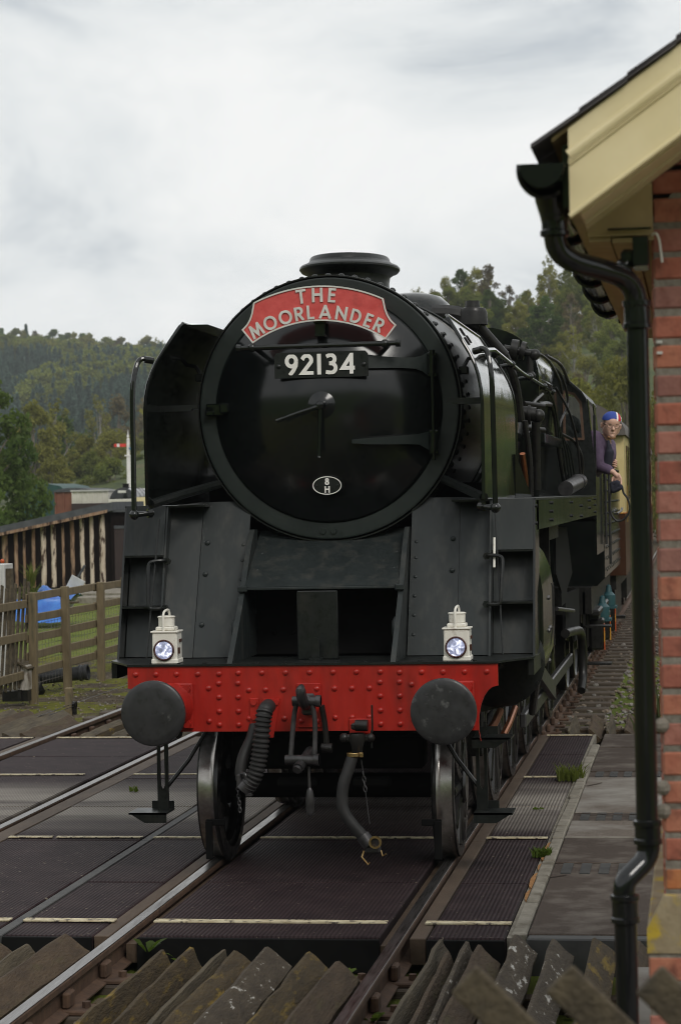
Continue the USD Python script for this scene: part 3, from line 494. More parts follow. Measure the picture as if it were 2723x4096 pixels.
tf = obj('top_feed', cat(lathe([(.12, 0), (.115, .10), (.10, .13), (.06, .14), (.055, .19), (0, .19)], (.62, 4.4, 3.66), 'z', 18), tube(smooth_path([(.3, 4.4, 3.76), (.5, 4.4, 3.74), (.68, 4.4, 3.66)], 4), .075), cyl((.66, 4.4, 3.66), (.86, 4.5, 3.42), .04), tube(smooth_path([(.86, 4.5, 3.42), (.93, 4.6, 3.2), (.96, 4.7, 2.9)], 4), .035)), 'oily_black', loco)
fb = [(.0, 3.775), (.42, 3.775), (.60, 3.765)] + [(.985-.42+.42*math.cos(a), 3.34+.42*math.sin(a)) for a in np.linspace(1.35, 0, 10)] + [(.985, 3.0), (.97, 2.3), (.9, 1.9), (0, 1.9)]
fbp = Polygon(fb + [(-x, z) for x, z in fb[::-1]]).buffer(0)
obj('firebox', xz(fbp, 6.3, 3.3), 'gloss_black', loco)
obj('firebox_band', xz(fbp.buffer(.012).difference(fbp.buffer(-.02)), 6.42, .06), 'gloss_black', loco)
obj('manifold', cat(cyl((.74, 5.9, 3.56), (1.02, 5.9, 3.50), .035), cyl((.80, 5.9, 3.55), (.86, 5.9, 3.54), .09, 16), cyl((.88, 5.9, 3.54), (.92, 5.9, 3.53), .08, 16), ball((1.0, 5.9, 3.5), .05), cyl((.96, 5.9, 3.5), (.96, 5.9, 3.33), .025), ball((.96, 5.9, 3.32), .045)), 'oily_black', loco)
# running plate and valance at the side
for s in (-1, 1):
    M_ = (lambda m: m) if s > 0 else mirror
    obj('running_plate', M_(bx(.80, 1.335, .80, 9.7, 2.275, 2.288)), 'satin_black', loco)
    obj('valance', M_(bx(1.322, 1.334, .90, 9.7, 2.085, 2.2745)), 'gloss_black', loco)
for y, zs_ in ((.75, (2.24, 2.13)), (2.4, (2.25, 2.19, 2.13)), (5.0, (2.24, 2.13)), (6.6, (2.2, 2.11)), (8.2, (2.24, 2.17)), (9.4, (2.25, 2.19, 2.12))):
    for z in zs_: obj('valance_bolt', nut((1.334, y, z), (1, 0, 0), .013, .014), 'satin_black', loco)
# smoke deflectors with handrails
for s in (-1, 1):
    M_ = (lambda m: m) if s > 0 else mirror
    Y0, Y1 = .25, 2.9
    prof = [(1.06, 2.29, Y0, Y1), (1.062, 2.88, Y0, 2.89), (1.056, 2.97, Y0, 2.87), (1.042, 3.05, Y0+.01, 2.84), (1.020, 3.12, Y0+.02, 2.80), (.988, 3.19, Y0+.03, 2.75), (.94, 3.27, Y0+.05, 2.68), (.89, 3.352, Y0+.08, 2.62), (.852, 3.415, Y0+.11, 2.57), (.838, 3.435, Y0+.15, 2.55)]
    V, F = [], []
    for x, z, a, b in prof:
        for o in (0, -.012): V += [(x+o, a, z), (x+o, b, z)]
    k = len(prof)
    for i in range(k-1):
        p, q = 4*i, 4*i+4
        F += [(p, p+1, q+1), (p, q+1, q), (p+2, q+3, p+3), (p+2, q+2, q+3), (p, q, q+2), (p, q+2, p+2), (p+1, p+3, q+3), (p+1, q+3, q+1)]
    F += [(4*k-4, 4*k-3, 4*k-1), (4*k-4, 4*k-1, 4*k-2)]
    df = obj('smoke_deflector', M_((np.array(V), np.array(F))), 'gloss_black', loco, smooth=50)
    obj('deflector_rim', M_(cat(tube([(x-.004, a, z) for x, z, a, b in prof], .011, 8), tube([(.838, .40, 3.437), (.838, 2.55, 3.437)], .010, 8), tube([(x, b_, z) for x, z, a_, b_ in prof[::-1]], .009, 6))), 'gloss_black', df)
    obj('deflector_flange', M_(bx(.70, .838, .5, 2.5, 3.424, 3.434)) if s < 0 else M_(bx(.80, .838, .5, 2.5, 3.424, 3.434)), 'gloss_black', df)
    obj('deflector_stay', M_(cat(bx(.80, 1.05, .62, .68, 2.905, 2.93), bx(.84, 1.05, .62, .66, 2.89, 2.905))), 'satin_black', df)
    obj('deflector_stay', M_(tube([(1.05, .33, 2.30), (.90, .60, 2.36), (.74, .95, 2.42)], .03, 8)), 'satin_black', df)
    obj('deflector_stay', M_(cat(tube([(.86, 1.05, 3.13), (.90, 1.06, 3.20), (1.0, 1.1, 3.22)], .014, 6), bx(.84, .90, 1.02, 1.1, 3.10, 3.15, .006))), 'satin_black', df)
    if s > 0:
        for y, t in ((.72, .55), (.85, .25), (1.05, .4)):
            x, z = .852+(.988-.852)*t, 3.415-(3.415-3.19)*t
            obj('deflector_slot', rot(bx(x-.02, x+.006, y-.04, y+.04, z-.026, z+.026), -.54, 'y', (x, y, z)), 'soot_black', df)
    rail = obj('front_handrail', M_(tube(smooth_path([(1.015, .30, 3.20), (1.06, .27, 3.215), (1.095, .25, 3.19), (1.115, .22, 3.10), (1.125, .21, 2.97), (1.128, .21, 2.6), (1.13, .21, 2.24)], 6), .0165, 10)), 'gloss_black', loco)
    obj('handrail_bracket', M_(cat(ball((1.13, .21, 2.235), .032, 8), cyl((1.02, .27, 2.245), (1.13, .21, 2.235), .017), cyl((1.03, .265, 2.245), (1.055, .25, 2.244), .03))), 'gloss_black', rail)
    obj('handrail_bracket', M_(cat(cyl((1.01, .30, 3.20), (1.06, .27, 3.21), .022))), 'gloss_black', rail)
    obj('front_stay_rod', M_(cyl((1.135, .48, 1.32), (1.085, .70, 2.2), .006, 6)), 'satin_black', loco)
sr_ = obj('boiler_handrail', tube([(1.03, .34, 3.205), (1.02, 1.6, 3.285), (1.0, 4.3, 3.27), (1.0, 8.2, 3.28)], .0165, 10), 'gloss_black', loco)
for y in (1.9, 3.3, 5.2, 7.0, 8.2): obj('handrail_knob', cat(ball((1.004, y, 3.277), .03, 8), cyl((.86, y, 3.25), (1.0, y, 3.277), .018)), 'gloss_black', sr_)
obj('boiler_handrail', tube([(.96, 5.9, 3.33), (.985, 8.4, 3.345)], .016, 10), 'gloss_black', loco)
# pipework, ejector and pumps along the right side of the boiler
for pts, r in (([(.93, 5.6, 2.80), (.96, 6.4, 3.04), (1.0, 7.0, 3.12), (.99, 8.4, 3.16)], 0.0238), ([(.94, 5.2, 2.95), (.98, 6.0, 3.10), (1.0, 6.8, 3.2)], 0.0154), ([(.97, 7.8, 3.25), (1.02, 8.2, 3.05), (1.05, 8.3, 2.7), (1.08, 8.6, 2.4), (1.1, 8.9, 2.35)], 0.0196),
               ([(.98, 8.6, 3.55), (1.06, 8.9, 3.45), (1.10, 9.1, 3.2), (1.04, 8.6, 2.95), (1.06, 8.7, 2.6), (1.12, 9.0, 2.42)], 0.0126), ([(1.0, 8.8, 3.35), (1.12, 9.0, 3.1), (1.18, 9.2, 2.8), (1.2, 9.3, 2.5)], 0.0119), ([(1.03, 9.0, 2.9), (1.15, 9.2, 2.82), (1.22, 9.3, 2.65), (1.2, 9.4, 2.4)], 0.0154),
               ([(.90, 7.4, 3.62), (1.0, 7.8, 3.55), (1.06, 8.4, 3.40), (1.05, 9.0, 3.3)], 0.014), ([(.96, 8.1, 3.62), (1.06, 8.7, 3.56), (1.10, 9.3, 3.42)], 0.0154), ([(1.0, 4.6, 2.9), (1.03, 4.65, 2.6), (1.03, 4.7, 2.3)], 0.0224)):
    obj('pipe', tube(smooth_path(pts, 5), r, 10), 'oily_black', loco)
for k in range(5): obj('oil_pipe', tube(smooth_path([(.99, 7.6+k*.22, 3.30-k*.05), (1.04, 8.0+k*.2, 3.12-k*.06), (1.06+k*.015, 8.3+k*.15, 2.75), (1.08+k*.02, 8.5+k*.15, 2.42)], 5), .009, 6), 'satin_black', loco)
obj('ejector', cat(cyl((.9, 5.0, 2.98), (1.06, 5.0, 2.96), .06, 18), cyl((1.0, 5.0, 2.96), (1.02, 5.0, 2.96), .08, 18), ball((1.08, 5.0, 2.95), .055, 10), cyl((.95, 5.2, 3.06), (1.10, 5.4, 3.04), .022), cyl((.95, 5.2, 2.86), (1.10, 5.4, 2.84), .022), cyl((1.06, 5.0, 2.9), (1.05, 5.1, 2.35), .035)), 'oily_black', loco)
obj('side_beam', bx(1.0, 1.08, 5.9, 8.4, 2.74, 2.83, .01), 'gloss_black', loco)
obj('copper_pipe', tube(smooth_path([(.98, 3.1, 2.9), (1.0, 3.2, 2.75), (1.0, 3.3, 2.62)], 4), .012), 'copper', loco)
obj('copper_pipe', tube(smooth_path([(1.05, 3.6, 2.62), (1.06, 3.7, 2.45), (1.05, 3.8, 2.30)], 4), .022), 'copper', loco)
obj('air_drum', cat(cyl((1.13, 7.9, 2.355), (1.20, 9.2, 2.43), .072, 20), lathe([(.074, 0), (.084, .01), (.084, .05), (.074, .06)], (1.185, 8.9, 2.412), 'y', 20)), 'forged_steel', loco)
obj('gusset', cat(ruled([(1.05, 2.7, 2.29), (1.14, 3.1, 2.29)], [(1.062, 2.6, 2.60), (1.064, 2.62, 2.60)])), 'gloss_black', loco)
# cab
cabp = [(.0, 3.80), (.5, 3.76), (.80, 3.65), (1.03, 3.50), (1.21, 3.335), (1.255, 3.26), (1.30, 2.9), (1.335, 2.53), (1.335, 2.05), (0, 2.05)]
cabpoly = Polygon(cabp + [(-x, z) for x, z in cabp[::-1]])
win = Polygon([(1.03, 2.86), (1.215, 2.86), (1.195, 3.22), (1.13, 3.315), (1.03, 3.34)])
front = cabpoly.difference(win).difference(affinity.scale(win, -1, 1, origin=(0, 0)))
cab = obj('cab', xz(front, 9.70, .012), 'satin_black', loco)
obj('cab_roof', xz(Polygon(cabp[:6] + [(x-.0, z-.02) for x, z in cabp[:6][::-1]]).union(affinity.scale(Polygon(cabp[:6] + [(x, z-.02) for x, z in cabp[:6][::-1]]), -1, 1, origin=(0, 0))).buffer(.004), 9.62, 2.4), 'satin_black', cab)
for s in (-1, 1):
    M_ = (lambda m: m) if s > 0 else mirror
    obj('cab_side', M_(cat(bx(1.322, 1.334, 9.713, 11.5, 2.0, 2.53), bx(1.318, 1.332, 9.713, 11.5, 1.68, 1.999) if s > 0 else None, ruled([(1.322, 9.713, 2.53), (1.322, 9.95, 2.53)], [(1.255, 9.713, 3.26), (1.255, 9.95, 3.26)]), ruled([(1.322, 11.0, 2.53), (1.322, 11.5, 2.53)], [(1.255, 11.0, 3.26), (1.255, 11.5, 3.26)]))), 'gloss_black', cab)
    obj('spectacle_glass', M_(xz(win.buffer(-.001), 9.705, .004)), 'window_glass', cab)
    obj('spectacle_frame', M_(xz(win.buffer(.014).difference(win.buffer(-.012)), 9.688, .012)), 'rail_rust' if s > 0 else 'satin_black', cab)
    obj('cab_grab_rail', M_(cat(cyl((1.36, 11.45, 1.75), (1.36, 11.45, 2.6), .014))), 'forged_steel', cab)
obj('cab_window_post', bx(1.315, 1.34, 9.74, 9.79, 2.53, 3.1, .004), 'satin_black', cab)
obj('cab_interior', cat(bx(-1.25, 1.25, 11.45, 11.47, 2.0, 2.9), bx(-1.3, 1.3, 9.72, 11.5, 2.03, 2.06)), 'soot_black', cab)
# cylinders, slide bars, motion
for s in (-1, 1):
    M_ = (lambda m: m) if s > 0 else mirror
    cp_ = [(.70, .93), (.95, .91), (1.09, .945), (1.21, 1.03), (1.30, 1.14), (1.345, 1.26), (1.352, 1.42), (1.352, 1.68), (1.335, 1.80), (1.29, 1.91), (1.20, 2.02), (1.05, 2.08), (.70, 2.08)]
    cy = obj('cylinder', M_(xz(Polygon(cp_), 1.05, 1.10)), 'cylinder_black', loco, smooth=40)
    obj('cylinder_cover', M_(cat(lathe([(.30, .0), (.30, -.02), (.26, -.05), (.12, -.07), (0, -.075)], (1.06, 1.05, 1.24), 'y', 32), lathe([(.235, .0), (.235, -.02), (.2, -.045), (0, -.06)], (1.02, 1.05, 1.78), 'y', 28), lathe([(.05, -.06), (.05, -.2), (.03, -.22), (0, -.22)], (1.06, 1.05, 1.24), 'y', 16))), 'satin_black', cy)
    for a in np.linspace(0, 2*PI, 12, endpoint=False): obj('cover_stud', M_(nut((1.06+.275*math.cos(a), 1.03, 1.24+.275*math.sin(a)), (0, -1, 0), .016, .02)), 'satin_black', cy)
    if s > 0:
        for y, z in ((1.6, 1.62), (1.6, 1.40), (1.58, 1.20), (1.75, 1.41)): obj('cladding_screw', rivet((1.352, y, z), (1, 0, 0), .018, 8), 'forged_steel', cy)
        obj('cladding_band', cat(yz(Polygon([(2.08, 1.27), (2.11, 1.27), (2.11, 1.70), (2.08, 1.70)]), 1.353, .006)), 'forged_steel', cy)
    obj('drain_cock', M_(cat(tube([(1.0, .75, .80), (1.03, .95, .84), (1.04, 1.3, .89)], .025), tube([(1.10, .8, .78), (1.12, 1.0, .83), (1.13, 1.4, .90)], .022))), 'copper' if s > 0 else 'oily_black', cy)
    obj('slide_bar', M_(bx(.98, 1.14, 2.15, 4.2, 1.36, 1.43, .01)), 'forged_steel', loco)
    obj('crosshead', M_(cat(bx(.98, 1.14, 2.9, 3.3, 1.02, 1.36, .02), cyl((1.06, 2.15, 1.22), (1.06, 3.0, 1.2), .045))), 'forged_steel', loco)
    obj('connecting_rod', M_(ruled([(1.10, 3.1, 1.10), (1.10, 3.1, 1.22)], [(1.10, 6.3, .52), (1.10, 6.3, .66)], .05)), 'forged_steel', loco)
    obj('coupling_rod', M_(bx(1.0, 1.05, 3.45, 10.0, .56, .67, .01)), 'forged_steel', loco)
    obj('motion_bracket', M_(cat(bx(.85, 1.2, 4.2, 4.26, 1.1, 2.08), bx(1.10, 1.2, 4.26, 5.4, 1.95, 2.08))), 'oily_black', loco)
    obj('expansion_link', M_(cat(plate(Polygon([(6.7, 2.02), (8.5, 1.98), (9.3, 1.52), (8.35, 1.40), (8.25, 1.28), (7.4, 1.28), (7.4, 1.42), (6.65, 1.60)]), (1.08, 0, 0), (0, 1, 0), (0, 0, 1), .02))), 'soot_black', loco)
    obj('reversing_rod', M_(cyl((1.12, 6.3, 1.31), (1.12, 9.0, 1.155), .018)), 'forged_steel', loco)
    obj('ash_pan', M_(plate(Polygon([(8.4, 1.34), (10.9, 1.30), (10.9, .78), (9.6, .80), (9.1, .96), (8.3, 1.02)]), (1.05, 0, 0), (0, 1, 0), (0, 0, 1), .03)), 'soot_black', loco)
    obj('injector_pipe', M_(tube(smooth_path([(1.08, 8.2, .98), (1.10, 9.0, .95), (1.14, 9.8, .90), (1.15, 10.0, .72), (1.15, 10.0, .45), (1.14, 9.8, .30)], 6), .044, 14)), 'oily_black', loco)
    obj('frame_side', M_(bx(.60, .63, .9, 11.2, .75, 2.1)), 'soot_black', loco)
    obj('sand_pipe', M_(cat(tube(smooth_path([(1.20, 2.25, 1.35), (1.22, 2.3, 1.1), (1.15, 2.7, .75)], 4), .03), bx(.95, 1.2, 2.2, 2.5, 1.15, 1.45, .02))), 'oily_black', loco)
obj('belly', cat(bx(-.6, .6, 1.2, 11, 1.25, 2.1), bx(-.9, .9, 1.4, 11, 2.0, 2.4), bx(-.55, .55, 2.6, 9.5, .6, 1.3)), 'soot_black', loco)
obj('pony_truck', cat(bx(-.62, .62, .55, .75, .60, .80, .02), bx(-.5, .5, .7, 1.5, .62, .85, .02), cyl((-.75, .87, .46), (.75, .87, .46), .08), bx(-.30, -.05, .42, .50, .50, .56, .02), bx(.18, .42, .42, .50, .50, .56, .02)), 'soot_black', loco)
for s in (-1, 1):
    M_ = (lambda m: m) if s > 0 else mirror
    obj('guard_iron', M_(cat(bx(.70, .745, .33, .35, .06, .30, .004), bx(.62, .745, .34, .36, .27, .31, .004))), 'soot_black', loco)
def wheel(X, Y, r, s, nsp, tread=True):
    """spoked wheel: tyre with flange inside, polished tread, spokes, boss"""
    w = obj('wheel', cat(*[tube([(X+s*.03, Y+.06*math.cos(a), r+.06*math.sin(a)), (X+s*.035, Y+(r*.5)*math.cos(a+.02), r+(r*.5)*math.sin(a+.02)), (X+s*.03, Y+(r-.075)*math.cos(a), r+(r-.075)*math.sin(a))], [.055, .036, .042], 8) for a in np.linspace(0, 2*PI, nsp, endpoint=False)],
        lathe([(0, s*.10), (.10, s*.10), (.115, s*.085), (.115, -s*.06)], (X, Y, r), 'x', 24), lathe([(r-.10, -s*.0), (r-.095, s*.052), (r-.066, s*.058), (r-.066, -s*.06), (r-.10, -s*.055)], (X, Y, r), 'x', 56)), 'wheel_black', loco)
    obj('tyre', lathe([(r-.068, s*.06), (r-.010, s*.062), (r-.004, s*.058), (r-.003, s*.05)], (X, Y, r), 'x', 64), 'wheel_black', w)
    obj('tread', lathe([(r-.003, s*.05), (r+.0, -s*.02), (r+.002, -s*.035), (r+.012, -s*.048)], (X, Y, r), 'x', 72), 'tyre_steel', w, smooth=60)
    obj('flange', lathe([(r+.012, -s*.048), (r+.027, -s*.056), (r+.028, -s*.066), (r+.016, -s*.078), (r-.066, -s*.082)], (X, Y, r), 'x', 64), 'wheel_black', w)
for s in (-1, 1): wheel(s*.755, .87, .457, s, 10)
for k, Y in enumerate((3.46, 5.11, 6.76, 8.41, 10.06)):
    for s in (-1, 1): wheel(s*.755, Y, .762, s, 14)
obj('axle', cat(*[cyl((-.7, Y, .762), (.7, Y, .762), .09) for Y in (3.46, 5.11, 6.76)]), 'soot_black', loco)
for s in (-1, 1): obj('brake_block', cat(bx(s*.755-.06, s*.755+.06, 2.55, 2.66, .45, .9, .02)), 'oily_black', loco)

# ------------------------------------------------------------------ headboard and lamps (lifted on and off: things of their own)
yh = .640
hb = thing('headboard', 'curved red train headboard reading THE MOORLANDER hung on the smokebox', 'headboard', (0, yh, 3.33))
def arc(cx, cy, R, x0, x1, n=30): return [(x, cy+math.sqrt(R*R-(x-cx)**2)) for x in np.linspace(x0, x1, n)]
HX = -.008
top = arc(HX, 3.668-.98, .98, HX-.418, HX+.418)
bot = arc(HX, 3.443-.767, .767, HX-.428, HX+.428)
side = lambda s: [(HX+s*.424, 3.545), (HX+s*.432, 3.505), (HX+s*.444, 3.470), (HX+s*.464, 3.436), (HX+s*.486, 3.413), (HX+s*.498, 3.402)]
outline = Polygon(top + side(1) + bot[::-1] + side(-1)[::-1]).buffer(0)
obj('board', xz(outline, yh, .014), 'headboard_red', hb)
obj('border', xz(outline.difference(outline.buffer(-.0095)), yh-.007, .007), 'cast_silver', hb)
for c_, x in zip('THE', (-.116, -.012, .083)):
    a = -(x-HX)/1.0
    obj('letter', glyph(c_, .090, .0165, ((x, yh-.0002, 3.668-.98+math.sqrt((.98-.060)**2-(x-HX)**2)), (math.cos(a), 0, math.sin(a)), (-math.sin(a), 0, math.cos(a)), .008)), 'cast_silver', hb, smooth=False)
for c_, ang in zip('MOORLANDER', (-29.2, -22.2, -14.9, -8.6, -3.4, 3.1, 10.4, 17.1, 22.9, 28.0)):
    a = math.radians(ang); R_ = .767+.058
    obj('letter', glyph(c_, .088, .0165, ((HX+R_*math.sin(a), yh-.0002, 3.443-.767+R_*math.cos(a)), (math.cos(a), 0, -math.sin(a)), (math.sin(a), 0, math.cos(a)), .008)), 'cast_silver', hb, smooth=False)
obj('hook', bx(-.02, .02, yh+.0145, .72, 3.452, 3.475), 'satin_black', hb)
def lamp(X, Y, label):
    t = thing('oil_lamp', label, 'lamp', (X, Y, 1.3125), .0)
    Z = 1.3125
    bod = obj('body', cat(bx(X-.078, X+.078, Y-.06, Y+.085, Z+.012, Z+.195, .008), bx(X-.084, X+.084, Y-.066, Y+.09, Z, Z+.03, .005), bx(X-.086, X+.086, Y-.068, Y+.09, Z+.192, Z+.203, .004)), 'lamp_white', t)
    obj('top', cat(bx(X-.058, X+.058, Y-.045, Y+.07, Z+.204, Z+.228, .006), lathe([(.044, .222), (.044, .230), (.050, .231), (.051, .280), (.054, .283), (.056, .288), (.050, .293), (0, .297)], (X, Y+.01, Z), 'z', 22)), 'lamp_white', t)
    obj('handle', tube(smooth_path([(X-.006, Y-.052, Z+.20), (X-.006, Y-.055, Z+.26), (X-.005, Y-.048, Z+.308), (X, Y-.02, Z+.326), (X+.005, Y+.05, Z+.326), (X+.006, Y+.075, Z+.28), (X+.006, Y+.078, Z+.20)], 5), .0075, 8), 'lamp_white', t)
    ln = obj('lens', lathe([(.055, .004), (.052, -.004), (.04, -.012), (.022, -.018), (0, -.020)], (X-.002, Y-.072, Z+.085), 'y', 28), 'lens_lit', t)
    obj('lens_rim', lathe([(.053, .014), (.064, .012), (.066, -.004), (.060, -.010), (.054, -.004)], (X-.002, Y-.072, Z+.085), 'y', 32), 'lens_rim', ln)
    obj('side_clip', cat(bx(X+.078, X+.09, Y-.04, Y-.02, Z+.06, Z+.10, .003), bx(X+.078, X+.088, Y+.0, Y+.05, Z+.13, Z+.15, .003)), 'lens_rim', t)
lamp(-.915, .10, 'white oil lamp on the left end of the front platform, above the left buffer')
lamp(.892, .10, 'white oil lamp on the right end of the front platform, above the right buffer')
# ================================================================== TENDER, COACH, FIREMAN
ten = thing('locomotive_tender', 'dark riveted tender coupled behind the locomotive cab', 'tender', (0, 12.0, 0))
tp = [(0, 1.25), (1.20, 1.25), (1.29, 1.34), (1.30, 2.62), (1.24, 2.84), (1.02, 2.90), (0, 2.90)]
obj('tank', xz(Polygon(tp + [(-x, z) for x, z in tp[::-1]]), 12.6, 5.3), 'gloss_black', ten)
obj('rivets', cat(*[rivet((1.30, y, z), (1, 0, 0), .018, 6) for y in np.arange(12.9, 17.8, .5) for z in np.arange(1.42, 2.62, .13)]), 'gloss_black', ten, kind='stuff')
obj('coal', shift(tm(trimesh.util.concatenate([trimesh.creation.icosphere(1, rnd.uniform(.08, .16)).apply_translation((rnd.uniform(-.9, .9), rnd.uniform(13, 17), 2.92+rnd.uniform(-.05, .2))) for _ in range(160)])), (0, 0, 0)), 'soot_black', ten, kind='stuff', smooth=False)
obj('frame', cat(bx(-1.15, 1.15, 12.2, 17.8, .95, 1.25), bx(1.05, 1.08, 12.2, 17.8, .55, 1.2), bx(-1.08, -1.05, 12.2, 17.8, .55, 1.2)), 'oily_black', ten)
for Y in (13.1, 14.9, 16.7):
    obj('axle_box', cat(bx(1.09, 1.25, Y-.16, Y+.16, .50, .86, .02), bx(1.09, 1.22, Y-.5, Y+.5, .90, .98, .02), bx(1.09, 1.2, Y-.3, Y+.3, .86, .9)), 'oily_black', ten)
    for s in (-1, 1): obj('wheel', lathe([(.46, -.05), (.47, .06), (.43, .065), (.40, .04), (.12, .05), (.1, .09), (0, .09)], (s*.755, Y, .49), 'x', 36), 'wheel_black', ten)
    obj('marker_strip', bx(1.251, 1.262, Y-.155, Y-.09, .50, .80), 'ochre_paint', ten)
obj('tender_step', cat(bx(1.05, 1.36, 12.2, 12.5, .38, .40), bx(1.05, 1.36, 12.2, 12.5, .80, .82), bx(1.06, 1.08, 12.22, 12.48, .38, 1.2)), 'oily_black', ten)
obj('tender_step', bx(1.1, 1.36, 17.3, 17.5, .62, .66), 'oily_black', ten)
obj('grab_rail', cyl((1.36, 12.55, 1.5), (1.36, 12.55, 2.55), .016), 'forged_steel', ten)
for Y, z in ((13.9, .93), (15.9, .98)): obj('blue_valve', cat(lathe([(.06, -.14), (.085, -.1), (.085, .02), (.045, .06), (.03, .14), (0, .16)], (1.20, Y, z), 'z', 14), bx(1.10, 1.3, Y-.08, Y+.3, z-.15, z-.12)), 'pump_blue', ten)
obj('pipe', tube(smooth_path([(1.31, 16.4, 2.03), (1.34, 17.0, 2.06), (1.34, 17.5, 2.09)], 3), .016), 'forged_steel', ten)

ch_ = thing('passenger_coach', 'cream and brown railway coach behind the tender with grey brown roof', 'railway coach', (0, 18.6, 0))
rf = [(1.42*math.cos(a)*.97, 3.10+.62*math.sin(a)) for a in np.linspace(0, PI, 24)]
obj('roof', xz(Polygon(rf), 18.5, 19.0), 'coach_roof', ch_)
body = lambda z0, z1: bx(-1.345, 1.345, 18.62, 37.4, z0, z1)
obj('lower_panel', body(1.15, 2.01), 'coach_brown', ch_)
obj('upper_panel', cat(body(2.022, 3.11), xz(Polygon([(1.30*math.cos(a), 3.10+.56*math.sin(a)) for a in np.linspace(0, PI, 20)]), 18.62, .02)), 'coach_cream', ch_)
for z in (2.011, 3.112): obj('waist_line', bx(-1.352, 1.352, 18.612, 37.4, z-.0, z+.012), 'ochre_paint', ch_)
for k in range(9):
    y = 19.6+k*1.95
    wn = obj('window', bx(1.335, 1.351, y, y+1.1, 2.25, 2.92), 'window_glass', ch_)
    obj('window_frame', cat(bx(1.345, 1.356, y-.05, y, 2.2, 2.97), bx(1.345, 1.356, y+1.1, y+1.15, 2.2, 2.97), bx(1.345, 1.356, y, y+1.1, 2.2, 2.25), bx(1.345, 1.356, y, y+1.1, 2.92, 2.97)), 'coach_brown', wn)
for k in range(4): obj('door_handle', cat(cyl((1.36, 19.35+k*3.9, 1.9), (1.36, 19.35+k*3.9, 2.4), .012), bx(1.345, 1.365, 19.33+k*3.9, 19.37+k*3.9, 1.88, 1.92)), 'brass', ch_)
obj('end_panel', cat(bx(-1.2, -.5, 18.58, 18.619, 1.3, 3.1), bx(.5, 1.2, 18.58, 18.619, 1.3, 3.1), bx(.48, .52, 18.55, 18.619, 1.3, 3.2)), 'coach_brown', ch_)
obj('gangway', cat(bx(-.5, .5, 18.2, 18.57, 1.2, 3.15)), 'soot_black', ch_)
obj('underframe', cat(bx(-1.2, 1.2, 18.7, 37.3, .95, 1.149), bx(1.0, 1.15, 19.5, 22.2, .5, .95), bx(1.0, 1.15, 25, 31, .55, .95)), 'oily_black', ch_)
for Y in (20, 21.6, 34, 35.6):
    for s in (-1, 1): obj('wheel', lathe([(.46, -.05), (.47, .06), (.43, .065), (.12, .05), (0, .06)], (s*.755, Y, .47), 'x', 32), 'wheel_black', ch_)
for x in (-.865, .865): obj('buffer', lathe([(0, -.5), (.2, -.49), (.2, -.46), (.07, -.45), (.07, 0)], (x, 18.6, 1.06), 'y', 20), 'oily_black', ch_)

# --- person leaning out of the cab
def body_mesh(chains, edge=.022, smooth_n=6, extra=()):
    """bones as hulls of the spheres at their joints, joined and smoothed into one surface. chains: lists of (point, radius)"""
    parts = []
    def sph(p, r):
        return manifold3d.Manifold.sphere(float(r), 20).translate([float(x) for x in p])
    for c in chains:
        for (p, r), (q, t) in zip(c[:-1], c[1:]):
            parts.append(manifold3d.Manifold.batch_hull([sph(p, r), sph(q, t)]))
    parts += list(extra)
    m = manifold3d.Manifold.batch_boolean(parts, manifold3d.OpType.Add).refine_to_length(edge)
    g = m.to_mesh(); t = trimesh.Trimesh(g.vert_properties[:, :3], g.tri_verts, process=True)
    trimesh.smoothing.filter_taubin(t, iterations=smooth_n)
    return t
def ellipsoid(c, rx, ry, rz, yaw=0): return manifold3d.Manifold.sphere(1.0, 28).scale([rx, ry, rz]).rotate([0, 0, yaw]).translate(list(c))
per = thing('person', 'person in purple shirt, glasses and red white and blue cap leaning out of the cab', 'person', (1.25, 10.25, 2.05))
HC = np.array([1.487, 10.06, 2.985]); FY = math.radians(14)      # head centre; the face looks at the camera and a little to the right
def hd_(x, y, z):   # head space: x to the face's left in the picture's right, y forward, z up
    fw = np.array([math.sin(FY), -math.cos(FY), -.12]); fw /= np.linalg.norm(fw); rt = np.array([math.cos(FY), math.sin(FY), .0]); up = np.cross(rt, -fw); up = up if up[2] > 0 else -up
    tilt = .10; rt2, up2 = rt*math.cos(tilt)-up*math.sin(tilt), up*math.cos(tilt)+rt*math.sin(tilt)
    return HC+rt2*x+fw*y+up2*z
sp = lambda p, r: manifold3d.Manifold.sphere(r, 24).translate([float(t) for t in p])
H = manifold3d.Manifold.batch_hull
skull = H([sp(hd_(0, -.03, .045), .092), sp(hd_(0, .025, .052), .080)])
jaw = H([sp(hd_(-.048, .0, -.035), .042), sp(hd_(.048, .0, -.035), .042), sp(hd_(0, .052, -.088), .036), sp(hd_(-.040, .040, .01), .042), sp(hd_(.040, .040, .01), .042), sp(hd_(0, .05, -.02), .044)])
nose = H([sp(hd_(0, .083, .022), .009), sp(hd_(0, .112, -.018), .012), sp(hd_(-.012, .09, -.024), .008), sp(hd_(.012, .09, -.024), .008)])
brow = H([sp(hd_(-.04, .072, .042), .012), sp(hd_(.04, .072, .042), .012)])
lips = H([sp(hd_(-.022, .082, -.056), .006), sp(hd_(.022, .082, -.054), .006), sp(hd_(0, .088, -.055), .008)])
chin = sp(hd_(0, .073, -.088), .022)
ears = [H([sp(hd_(s*.092, -.01, .02), .012), sp(hd_(s*.096, -.022, -.014), .011), sp(hd_(s*.098, -.026, .022), .013)]) for s in (-1, 1)]
NK, CH = np.array([1.42, 10.13, 2.86]), np.array([1.35, 10.20, 2.70])
